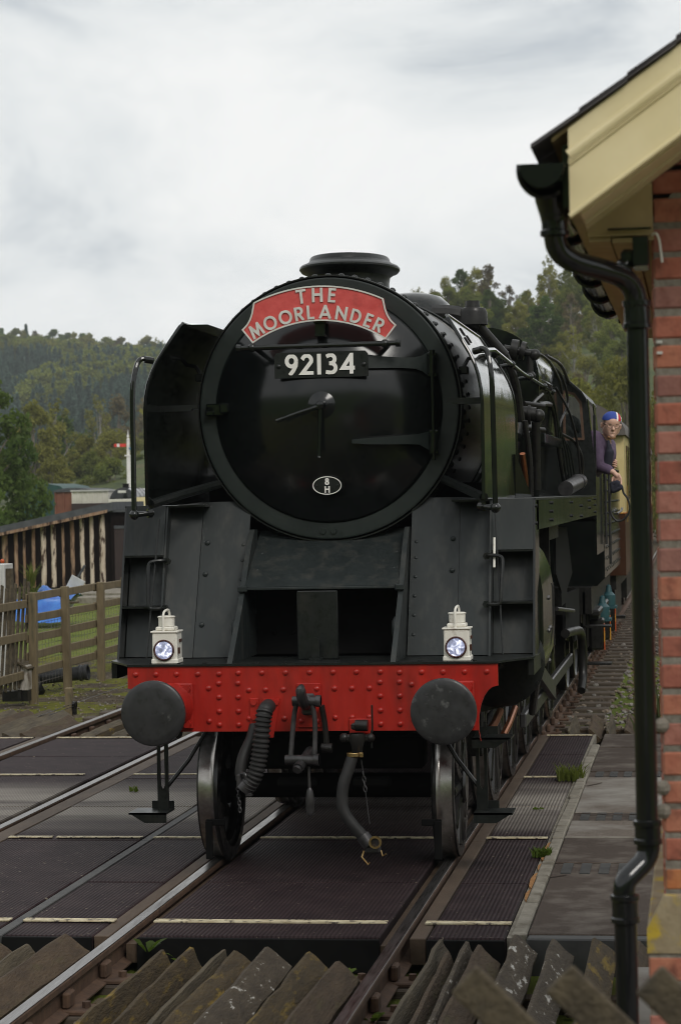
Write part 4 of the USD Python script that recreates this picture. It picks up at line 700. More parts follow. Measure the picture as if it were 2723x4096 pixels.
def hand(palm, wrist, fdir, side, curl, L=.078):
    """five bent fingers rooted in a palm; fdir the pointing direction, side the direction across the knuckles"""
    fdir, side = np.array(fdir, float)/np.linalg.norm(fdir), np.array(side, float)/np.linalg.norm(side); nrm = np.cross(fdir, side); out = []
    k = [np.array(palm)+side*o for o in (-.032, -.011, .011, .030)]
    out += [[(wrist, .024), (np.array(palm)-fdir*.035, .026)]] + [[(np.array(palm)-fdir*.04+side*o*.6, .018), (q, .0125)] for q, o in zip(k, (-.032, -.011, .011, .030))]
    out += [[(k[i], .012), (k[i+1], .012)] for i in range(3)]
    for q, l, c_ in zip(k, (.88, 1.0, .94, .74), curl):
        a, p = 0, q; ch = [(q, .0105)]
        for j, s in enumerate((.45, .32, .24)):
            a += c_*(.6 if j == 0 else 1.0); p = p+(fdir*math.cos(a)+nrm*math.sin(a))*L*l*s; ch.append((p, .0100-.0008*j))
        out.append(ch)
    t0 = np.array(palm)-fdir*.04-side*.022; t1 = t0-side*.028+fdir*.022+nrm*.012; t2 = t1+fdir*.03-side*.006+nrm*.014
    out.append([(t0, .014), (t1, .0115), (t2, .0095)])
    return out
SR, ER, WR, PR = np.array([1.315, 10.06, 2.875]), np.array([1.375, 10.02, 2.585]), np.array([1.505, 9.93, 2.515]), np.array([1.548, 9.92, 2.445])
SL, EL, WL, PL = np.array([1.44, 10.36, 2.80]), np.array([1.44, 10.34, 2.60]), np.array([1.485, 10.24, 2.60]), np.array([1.515, 10.18, 2.605])
hands = hand(PR, WR, (.25, -.05, -1), (.9, -.35, .15), (.25, .22, .25, .3), .085) + hand(PL, WL, (.75, -.5, -.2), (.1, .25, .95), (1.1, 1.1, 1.0, .9), .08)
bm = body_mesh([[(NK, .058), (hd_(0, -.02, -.03), .056)], [(CH, .13), (NK, .06)], [(SR, .05), (ER, .042), (WR, .027)], [(SL, .05), (EL, .042), (WL, .027)], [(CH, .13), ((1.10, 10.25, 2.45), .13), ((.95, 10.28, 2.2), .13)]] + hands, .011, 5, [skull, jaw, nose, lips, chin] + ears)
obj('body', bm, 'skin', per, smooth=True)
sh = body_mesh([[(SR, .078), (ER, .066), (ER*.35+WR*.65, .048)], [(SL, .078), (EL, .062), (EL*.3+WL*.7, .048)], [(SR, .08), (CH+np.array([.03, -.02, .0]), .15), (SL, .08)], [(SR, .078), (NK-np.array([.02, -.01, .05]), .07), (SL, .078)], [(CH+np.array([.03, -.02, .0]), .15), ((1.12, 10.22, 2.48), .15), ((.95, 10.28, 2.2), .15)]], .018, 6)
obj('shirt', sh, 'shirt_purple', per, smooth=True)
ov = body_mesh([[((1.468, 9.985, 2.72), .045), ((1.44, 10.01, 2.60), .05)], [((1.455, 9.99, 2.83), .018), ((1.468, 9.985, 2.72), .036)]], .02, 4)
obj('bib', ov, 'overall_navy', per, smooth=True)
def cap_patch(a0, a1, r, n=14):
    """a gore of the cap between two angles across the head"""
    V, F = [], []; A = np.linspace(a0, a1, n); B = np.linspace(.03, 1.0, 16)
    for a in A:
        for b in B:
            th = b*PI*.97; x = math.sin(a)*r; rr_ = math.cos(a)*r
            V.append(hd_(x, rr_*math.cos(th)*1.1-.012, .062+rr_*math.sin(th)*.95))
    for i in range(n-1):
        for j in range(15): F += [(i*16+j, i*16+j+1, (i+1)*16+j+1), (i*16+j, (i+1)*16+j+1, (i+1)*16+j)]
    return np.array(V), np.array(F)
cap = obj('cap', cap_patch(-PI/2, .30, .101), 'cap_blue', per, smooth=True)
obj('cap_stripe', cap_patch(.28, .46, .1025, 4), 'white_paint', cap, smooth=True)
obj('cap_stripe', cap_patch(.44, .92, .102, 6), 'cap_red', cap, smooth=True)
obj('cap_stripe', cap_patch(.90, 1.08, .1025, 4), 'white_paint', cap, smooth=True)
obj('cap_side', cap_patch(1.06, PI/2, .101, 6), 'cap_blue', cap, smooth=True)
obj('glasses', cat(*[tube([hd_(s*.036+.029*math.cos(a), .098-.006*abs(math.cos(a)), .014+.020*math.sin(a)) for a in np.linspace(0, 2*PI, 15)], .0022, 6, False) for s in (-1, 1)], cyl(hd_(-.008, .102, .018), hd_(.008, .102, .018), .0028), cyl(hd_(-.065, .092, .02), hd_(-.097, -.01, .028), .0028), cyl(hd_(.065, .092, .02), hd_(.097, -.01, .028), .0028)), 'spectacle', per)
obj('beard', body_mesh([[(hd_(-.03, .060, -.103), .016), (hd_(0, .070, -.110), .018), (hd_(.03, .060, -.103), .016)]], .01, 3), 'hair_ginger', per, smooth=True)
obj('hair', body_mesh([[(hd_(-.078, -.03, .03), .014), (hd_(-.07, -.075, .01), .02), (hd_(0, -.10, .0), .024), (hd_(.07, -.075, .01), .02), (hd_(.078, -.03, .03), .014)]], .014, 3), 'hair_ginger', per, smooth=True)
for s in (-1, 1): obj('eye', ball(hd_(s*.034, .080, .016), .0060, 7), 'spectacle', per)
tk = thing('token_hoop', 'black leather token pouch with large hoop held in the person\'s hand', 'token hoop', (1.54, 9.90, 2.0))
obj('pouch', tm(body_mesh([[((1.485, 9.895, 2.40), .022), ((1.50, 9.895, 2.33), .03), ((1.58, 9.895, 2.36), .024)], [((1.485, 9.895, 2.40), .022), ((1.54, 9.895, 2.41), .026), ((1.58, 9.895, 2.36), .024)], [((1.50, 9.895, 2.34), .03), ((1.55, 9.895, 2.40), .03)]], .012, 3)), 'overall_navy', tk, smooth=True)
obj('hoop', tube(smooth_path([(1.48, 9.9, 2.33), (1.466, 9.9, 2.26), (1.462, 9.9, 2.16), (1.478, 9.9, 2.08), (1.52, 9.9, 2.025), (1.57, 9.9, 2.02), (1.625, 9.9, 2.055), (1.66, 9.9, 2.12), (1.662, 9.9, 2.18), (1.64, 9.9, 2.25), (1.605, 9.9, 2.30), (1.59, 9.9, 2.36)], 5), .0105, 8), 'rubber_hose', tk)

# ================================================================== TRACK, LEVEL CROSSING, PAVEMENT
TC = (0.0, -3.35)
RAILS = ((-.752, .752), (-4.06, -2.64))
prof_r = [(-.068, -.15), (.068, -.15), (.068, -.142), (.012, -.125), (.010, -.045), (.034, -.034), (.0345, -.006), (.030, -.001), (-.030, -.001), (-.0345, -.006), (-.034, -.034), (-.010, -.045), (-.012, -.125), (-.068, -.142)]
for ti, xs in enumerate(RAILS):
    tr = thing('railway_track', ('railway track under the locomotive crossing the road', 'empty railway track left of the locomotive')[ti], 'railway track', (TC[ti], 0, 0), kind='structure')
    for X in xs:
        r = obj('rail', xz(affinity.translate(Polygon(prof_r), X, 0), -24, 140), 'rail_rust', tr, smooth=25)
        obj('rail_head', cat(bx(X-.031, X+.031, -24, 116, -.002, .0035, .0015)), 'rail_head', r)
    ys = [y for y in np.arange(-16, 60, .72) if not (-2.2 < y < 8.4)]
    for y in ys:
        j = rnd.uniform(-.03, .03); big = ti == 0
        obj('sleeper', rot(bx(TC[ti]-1.3+j, TC[ti]+1.3+j, y-.125, y+.125, -.27, -.155, .008), rnd.uniform(-.01, .01), 'z', (TC[ti], y, 0)), 'sleeper_wood', tr)
        if y < 30:
            for X in xs: obj('rail_chair', cat(bx(X-.17, X+.17, y-.09, y+.09, -.155, -.13, .006), bx(X-.06, X-.02, y-.06, y+.06, -.13, -.05, .01), bx(X+.02, X+.06, y-.06, y+.06, -.13, -.05, .01), nut((X-.13, y, -.13), (0, 0, 1), .022, .03), nut((X+.13, y, -.13), (0, 0, 1), .022, .03)), 'rail_rust', tr)

lc = thing('level_crossing', 'level crossing of black ribbed rubber panels between and beside the rails', 'level crossing', (0, 0, 0), kind='structure')
cols = [(-6.6, -4.20, 0), (-3.955, -2.745, 0), (-2.44, -1.475, 0), (-1.40, -.90, 0), (-.655, .655, 1), (.90, 1.315, 0)]
Ys = np.linspace(-1.86, 8.45, 7)
for ci, (a, b, dk) in enumerate(cols):
    for i in range(6):
        dz = rnd.uniform(-.006, .002)
        obj('rubber_panel', rot(bx(a+.005, b-.005, Ys[i]+.006, Ys[i+1]-.006, -.15, -.004+dz, .008), rnd.uniform(-.003, .003), 'y', ((a+b)/2, 0, 0)), 'rubber_dark' if i in (0, 1, 5) or dk else 'rubber_worn', lc)
for a, b in ((-1.47, -1.405), (-4.195, -4.115), (-2.585, -2.445), (-.895, -.81), (.81, .895)):
    for i in range(3): obj('edge_strip', bx(a, b, Ys[2*i]+.002, Ys[2*i+2]-.002, -.15, -.009, .004), 'concrete_strip' if a == -1.47 else 'steel_edge', lc)
for a, b in ((-.717, -.655), (.655, .717), (-4.015, -3.96), (-2.74, -2.685)): obj('flangeway', bx(a, b, -1.86, 8.45, -.15, -.05), 'steel_edge', lc)
for Y, w, segs in ((-1.445, .075, ((-6.6, -4.2), (-3.95, -2.75), (-2.43, -1.48), (-1.40, -.88), (-.655, .64), (.85, 1.315))), (1.68, .055, ((-6.6, -4.2), (-3.95, -2.75), (-2.43, -2.12), (-2.09, -1.48), (-1.4, -.9), (-.65, .65), (.9, 1.31))),
                   (5.30, .05, ((-6.6, -4.2), (-3.95, -2.86), (-2.43, -1.48), (-1.4, -.9), (-.65, .65))), (5.06, .05, ((.9, 1.28),)), (8.33, .06, ((-6.6, -4.2), (-3.95, -2.75), (-2.43, -1.48), (-1.4, -.9), (-.65, .65), (.88, 1.31)))):
    for a, b in segs: obj('painted_line', bx(a, b, Y-w/2, Y+w/2, -.0035, .0035), 'line_paint', lc)
for a, b, dk in cols: obj('end_strip', bx(a+.002, b-.002, -1.888, -1.864, -.19, -.012, .004), 'soot_black', lc)
# pavement at the right with kerb, grid tiles, cracks
pv = thing('pavement', 'worn grey footpath beside the crossing with rows of slotted grids', 'pavement', (2.2, 3, 0), kind='structure')
secs = [(-1.75, .17, 'asphalt_dark'), (.62, 1.66, 'asphalt_dark'), (1.72, 2.48, 'asphalt'), (2.93, 5.0, 'asphalt')] + [(5.42+i*.60, 5.42+i*.60+.585, 'asphalt_dark') for i in range(5)]
for a, b, m_ in secs: obj('surface', bx(1.425, 6.5, a, b, -.15, .004+rnd.uniform(-.004, .003), .006), m_, pv)
for a, b in ((.175, .615), (2.485, 2.925), (5.005, 5.415)):
    obj('grid_bed', bx(1.425, 6.5, a, b, -.15, -.006), 'asphalt_dark', pv)
    for x in np.arange(1.48, 2.9, .115):
        for y in np.arange(a+.05, b-.04, .042): obj('grid_bar', bx(x, x+.062, y, y+.024, -.006, .004), 'concrete_strip', pv)
for a, b in ((1.665, 1.715),): obj('joint_line', bx(1.425, 6.5, a, b, -.15, .004), 'kerb_stone', pv)
obj('end_beam', bx(1.425, 6.5, -1.86, -1.755, -.24, -.004, .008), 'concrete_strip', pv)
yk = -1.8; kz = [.95, .9, .6, .92, .55, .7, .9, .85, .92, .9, .94]
for i, L_ in enumerate(kz):
    if yk+L_ > 8.6: L_ = 8.6-yk
    obj('kerb', rot(bx(1.345+rnd.uniform(-.008, .008), 1.42, yk+.006, yk+L_-.006, -.15, .014+rnd.uniform(-.006, .008), .008), rnd.uniform(-.008, .008), 'z', (1.38, yk, 0)), 'kerb_stone', pv); yk += L_
    if yk >= 8.59: break
for a, b, w in ((-.75, -.35, .022), (-.33, .25, .03), (.3, .62, .018), (.7, 1.5, .026)): obj('grit_strip', xy(Polygon([(1.343, a), (1.343, b), (1.343-w*.6, b-.06), (1.343-w, (a+b)/2+.05), (1.343-w*.7, a+.08)]), -.012, .012), 'orange_grit', pv)
obj('grit_strip', bx(1.317, 1.344, -1.8, 2.0, -.15, -.013), 'kerb_stone', pv)
obj('grit_strip', bx(1.317, 1.344, 2.0, 8.45, -.15, -.008), 'kerb_stone', pv)
for pts in ([(1.43, 2.83), (1.6, 2.80), (1.75, 2.76), (2.1, 2.85)], [(1.37, .0), (1.45, .05), (1.52, .12)], [(1.36, 4.4), (1.45, 4.42), (1.55, 4.6)]): obj('crack', xy(LineString(pts).buffer(.008), .0065, .002), 'asphalt_dark', pv)

# ground
gx, gy = np.concatenate([np.linspace(-900, -60, 40), np.linspace(-50, 50, 120), np.linspace(60, 900, 40)]), np.concatenate([np.linspace(-60, -6, 40), np.linspace(-5, 70, 170), np.linspace(75, 1500, 60)])
GX, GY = np.meshgrid(gx, gy, indexing='ij')
GZ = -.20+.10*(meshkit.fbm(np.stack([GX*.5, GY*.5, GX*0], -1), 4, 3)-.5)*np.clip((np.abs(GX+1.6)-3.6)/1.5, 0, 1)*np.where((GY > -2.2) & (GY < 8.6), 0, 1)+np.clip((-5.2-GX)/14, 0, 1)*np.clip((GY-10)/20, 0, 1)*.30
GZ = np.where((GY > -2.3) & (GY < 8.7) & (GX > -7), -.2, GZ)
nI, nJ = GX.shape; I_, J_ = np.meshgrid(np.arange(nI-1), np.arange(nJ-1), indexing='ij'); I_, J_ = I_.ravel(), J_.ravel()
q = np.stack([I_*nJ+J_, (I_+1)*nJ+J_, (I_+1)*nJ+J_+1, I_*nJ+J_+1], 1)
MATS['ground_mix'] = usdkit.material(stage, '/World/Looks/ground_mix', {
    'g': ('geometry', {}), 's': ('separate_xyz', {}), 'n': ('noise_texture', {'scale': 5.0, 'detail': 9.0, 'roughness': .65}), 'd': ('rgb_ramp', {'ramp': [(.3, (.034, .026, .017)), (.55, (.080, .062, .040)), (.72, (.16, .135, .10))]}),
    'n2': ('noise_texture', {'scale': 1.1, 'detail': 7.0, 'roughness': .6}), 'mr': ('rgb_ramp', {'ramp': [(.47, (0, 0, 0)), (.57, (1, 1, 1))]}), 'moss': ('rgb_ramp', {'ramp': [(.3, (.06, .068, .008)), (.7, (.17, .165, .018))]}),
    'fx': ('map_range', {'from_min': -4.4, 'from_max': -4.9, 'to_min': 0., 'to_max': 1.}), 'fm': ('math', {'math_type': 'multiply'}), 'mx': ('mix_color', {'blend_type': 'mix'}),
    'gy': ('map_range', {'from_min': 22., 'from_max': 30., 'to_min': 0., 'to_max': 1.}), 'gr': ('rgb_ramp', {'ramp': [(.3, (.07, .095, .012)), (.5, (.12, .15, .022)), (.75, (.15, .14, .04))]}), 'fg': ('math', {'math_type': 'multiply'}), 'mg': ('mix_color', {'blend_type': 'mix'}),
    'ng': ('noise_texture', {'scale': 40.0, 'detail': 6.0, 'roughness': .7}), 'b': ('bump', {'strength': .9, 'distance': .03}), 'p': ('principled_bsdf', {'roughness': .95, 'specular_ior_level': .2})},
    [('g.position', 's.vector'), ('g.position', 'n.vector'), ('g.position', 'n2.vector'), ('g.position', 'ng.vector'), ('n.fac', 'd.fac'), ('n2.fac', 'mr.fac'), ('n.fac', 'moss.fac'), ('s.x', 'fx.value'), ('mr.color', 'fm.value1'), ('fx.result', 'fm.value2'),
     ('d.color', 'mx.a'), ('moss.color', 'mx.b'), ('fm.value', 'mx.fac'), ('s.y', 'gy.value'), ('n2.fac', 'gr.fac'), ('gy.result', 'fg.value1'), ('fx.result', 'fg.value2'), ('mx.result', 'mg.a'), ('gr.color', 'mg.b'), ('fg.value', 'mg.fac'), ('mg.result', 'p.base_color'), ('ng.fac', 'b.height'), ('b.normal', 'p.normal')], surface='p.BSDF')
obj('ground', (np.stack([GX.ravel(), GY.ravel(), GZ.ravel()], 1), np.vstack([q[:, [0, 1, 2]], q[:, [0, 2, 3]]])), 'ground_mix', None, 'rough dirt and mossy ground beside the railway', 'ground', kind='structure', smooth=True)
sm = lambda a, b, x: (lambda t: t*t*(3-2*t))(np.clip((x-a)/(b-a), 0, 1))
def hz_left(x, y): return 47*sm(300, 700, y)*sm(-45, -125, x)*(1+.05*np.sin(x*.05))-3
def hz_right(x, y): return (24+.10*np.clip(x+28, 0, 22)-.45*np.clip(x+4, 0, 40))*sm(110, 300, y)*sm(-85, -28, x)-1.0+14*sm(14, 70, x)*sm(-10, 60, y)
def sheet(fn, xs, ys):
    X, Y = np.meshgrid(xs, ys, indexing='ij'); Z = fn(X, Y)+1.5*(meshkit.fbm(np.stack([X*.05, Y*.05, X*0], -1), 3, 5)-.5)
    a, b = X.shape; i, j = np.meshgrid(np.arange(a-1), np.arange(b-1), indexing='ij'); i, j = i.ravel(), j.ravel(); q = np.stack([i*b+j, (i+1)*b+j, (i+1)*b+j+1, i*b+j+1], 1)
    return np.stack([X.ravel(), Y.ravel(), Z.ravel()], 1), np.vstack([q[:, [0, 1, 2]], q[:, [0, 2, 3]]])
obj('wooded_hill', sheet(hz_left, np.linspace(-700, -40, 60), np.linspace(280, 1000, 60)), 'hill_floor', None, 'far wooded hill on the left skyline', 'hill', kind='structure', smooth=True)
obj('valley_side', sheet(hz_right, np.linspace(-90, 320, 80), np.linspace(-20, 600, 90)), 'valley_floor', None, 'steep wooded valley side behind the locomotive and the station', 'hill', kind='structure', smooth=True)
def hz_back(x, y): return 32*sm(-45, -130, y+.0*x)*(1+.1*np.sin(x*.03))-1.5
obj('valley_side', sheet(hz_back, np.linspace(-320, 320, 60), np.linspace(-240, -40, 40)), 'leaf_deep', None, 'wooded valley side behind the camera', 'hill', kind='structure', smooth=True)
obj('valley_side', sheet(lambda x, y: 34*sm(-115, -190, x+.0*y)-1.5, np.linspace(-420, -108, 30), np.linspace(-240, 280, 40)), 'leaf_deep', None, 'wooded valley side outside the left picture edge', 'hill', kind='structure', smooth=True)
def pinst(name, label, ct, protos, pos, rz, sc, idx, kind='stuff'):
    """one PointInstancer of many small alike pieces; protos: (child name, mesh, material)"""
    p = path_for(name, None); pi = UsdGeom.PointInstancer.Define(stage, p); tg = []
    for n_, m_, ma, smo in protos:
        LOC[p] = np.zeros(3); q = obj(n_, m_, ma, pi.GetPrim(), smooth=smo); tg.append(q.GetPath())
    pi.CreatePrototypesRel().SetTargets(tg); pi.CreatePositionsAttr(Vt.Vec3fArray.FromNumpy(np.asarray(pos, np.float32))); pi.CreateProtoIndicesAttr(Vt.IntArray.FromNumpy(np.asarray(idx, np.int32)))
    pi.CreateScalesAttr(Vt.Vec3fArray.FromNumpy(np.asarray(sc, np.float32)))
    pi.CreateOrientationsAttr(Vt.QuathArray([Gf.Quath(float(math.cos(a/2)), float(b), 0, float(math.sin(a/2))) for a, b in zip(rz, np.zeros(len(rz)))]))
    return tag(pi, label, ct, kind=kind)
rg = np.random.default_rng(11)
def stone(seed):
    t = trimesh.creation.icosphere(1, 1.0); r = np.random.default_rng(seed); d = 1+.28*(r.random(len(t.vertices))-.5)*2
    t.vertices = t.vertices*d[:, None]*np.array([1, .8, .6]); return tm(t)
n = 9000; px = np.concatenate([rg.uniform(-2.3, 4.2, n), rg.uniform(-5.4, 4.0, 3000), rg.uniform(-9, -4.4, 2600)]); py = np.concatenate([8.6+rg.random(n)**1.3*32, rg.uniform(-9, -2.0, 3000), 8.6+rg.random(2600)*12])
pz = -.20+rg.uniform(-.01, .03, len(px)); ss = rg.uniform(.018, .042, len(px)); ss[n:] *= np.where(np.arange(len(px)-n) < 3000, .9, .42)
pinst('ballast', 'loose grey and brown track ballast stones beside the rails', 'ballast', [('stone', stone(1), 'stone_brown', False), ('stone', stone(2), 'stone_grey', False), ('stone', stone(3), 'stone_brown', False)],
      np.stack([px, py, pz], 1), rg.uniform(0, 6.28, len(px)), np.stack([ss, ss, ss], 1), rg.integers(0, 3, len(px)))

# cattle guards: bays of slanting timber bars along the rails
def bar(x, y0, y1, z, w, h, cut, kind, par, m_):
    if kind == 'thin': sec = [(-.004, 0), (.016, .0), (.06, -.15), (.035, -.155)]
    else: w *= .82; sec = [(-.008, -.004), (.01, .0), (w, -h*.58), (w-.006, -h*.78), (.03, -h), (.008, -h)]
    v, f = xz(Polygon(sec), 0, 1.0)
    v = np.array(v); t = v[:, 1].copy(); v[:, 1] = y0+(y1-y0)*t-cut*(v[:, 2])*(t > .5)*1.0-(t > .5)*v[:, 0]*cut*1.2
    v[:, 0] += x; v[:, 2] += z+.0*t
    # extra cross cuts so the edge can wander
    v, f = rot((v, f), rnd.uniform(-.10, .10), 'y', (x, 0, z)); v, f = rot((v, f), rnd.uniform(-.014, .014), 'z', (x, (y0+y1)/2, z))
    mesh = trimesh.Trimesh(v, f, process=True); mesh = mesh.subdivide().subdivide().subdivide() if y1-y0 > .5 else mesh
    d = (meshkit.fbm(mesh.vertices*np.array([9, 14, 9.])+x*7, 3, 2)-.5); mesh.vertices = mesh.vertices+np.stack([d*.034, d*0, (meshkit.fbm(mesh.vertices*np.array([9, 22, 9.])+x*3+5, 4, 8)-.5)*.036], 1)
    obj('timber_bar', tm(mesh), m_, par, smooth=25)
cg = [thing('cattle_guard', l, 'cattle guard', (x, y, -.2)) for l, x, y in (
    ('bay of slanting timber bars in the foreground between the rails of the locomotive\'s track', 0, -3.4), ('bay of slanting timber bars in the right foreground by the black drainpipe', 1.5, -3.4), ('bay of weathered timber bars in the left foreground outside the left rail', -1.3, -3.4),
    ('far bay of pointed timber bars beyond the crossing, right of the locomotive', 1.7, 9.6), ('far bay of grey timber bars beyond the crossing at the left picture edge', -4.8, 9.6), ('far bay of timber bars beyond the crossing between the rails of the left track', -3.35, 9.6))]
for x, y, k, w, m_ in ((-.395, -2.42, 'thin', 0, 'timber_lichen'), (-.245, -2.36, 'thin', 0, 'timber_lichen'), (-.080, -2.36, 'thin', 0, 'timber_grey'), (-.003, -2.42, 'w', .15, 'timber_lichen'), (.135, -2.33, 'w', .18, 'timber_paint'), (.375, -2.45, 'w', .15, 'timber_lichen'), (.535, -2.66, 'w', .15, 'timber_brown')):
    bar(x, -4.6, y, .03, w, .15, .5, k, cg[0], m_)
for x, y, k, w, m_ in ((.985, -2.06, 'thin', 0, 'timber_grey'), (1.07, -2.40, 'thin', 0, 'timber_brown'), (1.145, -2.10, 'thin', 0, 'timber_paint'), (1.205, -2.2, 'w', .14, 'timber_brown'), (1.372, -1.93, 'w', .15, 'timber_paint'), (1.572, -2.02, 'w', .14, 'timber_paint'), (1.785, -1.99, 'w', .14, 'timber_lichen'), (2.0, -2.05, 'w', .14, 'timber_brown'), (2.2, -2.05, 'w', .14, 'timber_grey')):
    bar(x, -4.4, y, .03, w, .15, .5, k, cg[1], m_)
for x, y, k, w, m_ in ((-1.02, -2.02, 'w', .17, 'timber_brown'), (-1.135, -2.25, 'w', .10, 'timber_grey'), (-1.36, -2.16, 'w', .19, 'timber_brown'), (-1.56, -2.1, 'w', .17, 'timber_grey'), (-1.75, -2.15, 'w', .17, 'timber_brown')):
    bar(x, -4.6, y, .03, w, .15, .5, k, cg[2], m_)
for i, (x, d) in enumerate(((1.05, .0), (1.24, .1), (1.42, .0), (1.60, .05), (1.76, 0), (1.95, .08), (2.15, 0), (2.35, .05))): bar(x, 8.75+d, 10.4+d, .0, .15, .15, -.4, 'w' if i % 2 else 'thin', cg[3], ('timber_grey', 'timber_brown')[i % 2])
for i, (x, d) in enumerate(((-4.42, .3), (-4.62, .9), (-4.86, 1.1), (-5.08, 1.0), (-5.3, 1.2), (-5.5, 1.0))): bar(x, 8.65, 10.1+d, .02, .17, .15, .4, 'w', cg[4], ('timber_brown', 'timber_grey', 'timber_paint')[i % 3] if i != 2 else 'timber_grey')
for i, x in enumerate((-3.82, -3.66, -3.5, -3.34, -3.18, -3.02, -2.86)): bar(x, 8.7, 10.3, -.01, .15, .15, .4, 'thin' if i % 2 else 'w', cg[5], ('timber_grey', 'timber_lichen')[i % 2])
for g_, x0, x1, y0 in ((cg[0], -.62, .68, -2.9), (cg[1], .92, 2.4, -2.7), (cg[2], -2.0, -.9, -2.8), (cg[3], .95, 2.5, 9.3), (cg[4], -5.7, -4.25, 9.3), (cg[5], -3.95, -2.75, 9.3)):
    for y in (y0, y0+(-1.2 if y0 < 0 else .8)): obj('cross_bearer', bx(x0, x1, y-.06, y+.06, -.26, -.125, .006), 'timber_brown', g_)
# small plants
def blades(c, n, h, spread, seed, w=.008):
    r = np.random.default_rng(seed); V, F = [], []
    for i in range(n):
        a = r.uniform(0, 2*PI); b = np.array(c)+np.array([r.uniform(-1, 1)*spread*.5, r.uniform(-1, 1)*spread*.5, 0]); L_ = h*r.uniform(.5, 1.1); d = np.array([math.cos(a), math.sin(a), 0])*r.uniform(.2, .8); sd_ = np.array([-math.sin(a), math.cos(a), 0])*w
        p1, p2 = b+np.array([0, 0, L_*.55])+d*L_*.3, b+np.array([0, 0, L_*.85])+d*L_*.9; k = len(V)
        V += [b-sd_, b+sd_, p1+sd_*.8, p1-sd_*.8, p2]; F += [(k, k+1, k+2), (k, k+2, k+3), (k+3, k+2, k+4)]
    return np.array(V), np.array(F)
def broad(c, n, h, seed):
    r = np.random.default_rng(seed); V, F = [], []
    for i in range(n):
        a = r.uniform(0, 2*PI); d = np.array([math.cos(a), math.sin(a), 0]); s_ = np.array([-d[1], d[0], 0]); L_ = h*r.uniform(.6, 1.0); up = r.uniform(.3, .9); b = np.array(c)+d*.01; w = L_*.28; k = len(V)
        m1, m2, tp_ = b+d*L_*.35+np.array([0, 0, L_*up*.5]), b+d*L_*.65+np.array([0, 0, L_*up*.85]), b+d*L_+np.array([0, 0, L_*up])
        V += [b, m1-s_*w*.7, m1+s_*w*.7, m2-s_*w, m2+s_*w, tp_]; F += [(k, k+2, k+1), (k+1, k+2, k+4), (k+1, k+4, k+3), (k+3, k+4, k+5)]
    return np.array(V), np.array(F)
for lab, c, n_, h, sp_, m_ in (('green grass tuft against the kerb, nearest to the camera', (1.325, .88, 0), 90, .07, .11, 'leaf_bright'), ('weed clump at the kerb halfway along the crossing', (1.30, 4.85, 0), 120, .16, .22, 'leaf_mid'),
        ('small grass tuft on the rubber panel left of the front wheel', (-1.9, 6.4, 0), 26, .10, .06, 'leaf_bright'), ('tiny yellow grass tuft left of the hanging foot step', (-2.15, 4.15, 0), 16, .06, .07, 'leaf_bright'), ('yellow moss tuft on the panel right of the locomotive', (1.15, 3.1, 0), 20, .02, .07, 'leaf_bright')):
    obj('grass_tuft', blades(c, n_, h, sp_, 5+n_), m_, None, lab, 'grass tuft')
for lab, c, n_, h in (('broad leaved weed against the near panel edge by the left rail', (-.56, -2.02, -.06), 9, .10), ('small green weed between the first two timber bars', (-.31, -2.32, -.06), 7, .09), ('green weed beside the right rail in the timber bars', (.55, -2.5, -.10), 8, .10), ('low green weed under the right timber bars', (.80, -3.2, -.15), 8, .08), ('green weed at the foot of the drainpipe', (2.10, -4.2, .02), 12, .12)):
    obj('weed', broad(c, n_, h, n_+3), 'leaf_bright', None, lab, 'weed')
for lab, x, y, k, h in (('leafy weeds among the far timber bars right of the train', 1.95, 9.4, 60, .35), ('tall feathery weeds beside the ballast behind the far bars', 2.05, 11.2, 110, .55), ('spindly weeds at the edge of the far ballast', 2.5, 14.5, 130, .7), ('green weeds by the ballast shoulder near the tender', 2.6, 19, 160, .8)):
    obj('weed', cat(blades((x, y, -.2), k, h, .5, k, .012), broad((x+.1, y-.1, -.2), 22, h*.5, k)), 'leaf_weed', None, lab, 'weed')
# ================================================================== STATION HUT (right foreground)
WX, WY, WB = 2.25, -8.0, -4.25
st_ = thing('station_building', 'small red brick station building with cream bargeboard at the right edge', 'building', (WX, WY, .3))
obj('wall_core', cat(bx(WX+.004, WX+2.4, WY+.003, WB, .3, 3.02), xz(Polygon([(WX+.004, 3.02), (WX+2.4, 3.02), (WX+2.4, 3.3), (WX+1.2, 3.95), (WX+.3, 3.36)]), WY+.006, -(WY+.006-WB))), 'mortar', st_)
pitch, bh = .0742, .063
def course(z, k):
    """brick ends of one course on the gable wall: (x0, x1)"""
    x, out = WX, []
    seq = [.102, .215] if k % 2 else [.215, .102]
    i = 0
    while x < WX+2.38:
        w = ([.215] if k % 2 else [.102, .046] if i == 0 else [.102])
        for ww in w:
            out.append((x, min(x+ww, WX+2.4))); x += ww+.011
        i += 1
    return out
brest, ncount = [], 0
for k in range(40):
    z = .33+k*pitch
    if z > 3.25: break
    for j, (a, b) in enumerate(course(z, k)):
        top = 3.02+max(0, (min(a, WX+2.4-b+WX)-WX))*.6
        if z+bh > 3.25 and j > 3: continue
        y = WY+rnd.uniform(-.002, .002)
        m = bx(a+rnd.uniform(0, .003), b-rnd.uniform(0, .003), y-.001, y+.05, z+rnd.uniform(-.003, .003), z+bh+rnd.uniform(-.003, .003), .007)
        if b < WX+.75: obj('brick', m, 'brick_red_%d' % rnd.choices(range(6), (6, 3, 5, 1, 2, 4))[0], st_)
        else: brest.append(m)
obj('bricks', cat(*brest), 'brick_red_1', st_, kind='stuff')
side_b = []
for k in range(36):
    z = .33+k*pitch; y = WY+.056
    while y < WB-.05:
        w = .215 if k % 2 else .102
        side_b.append(bx(WX-.003, WX+.05, y+.006, min(y+w, WB), z, z+bh, .004)); y += w+.011
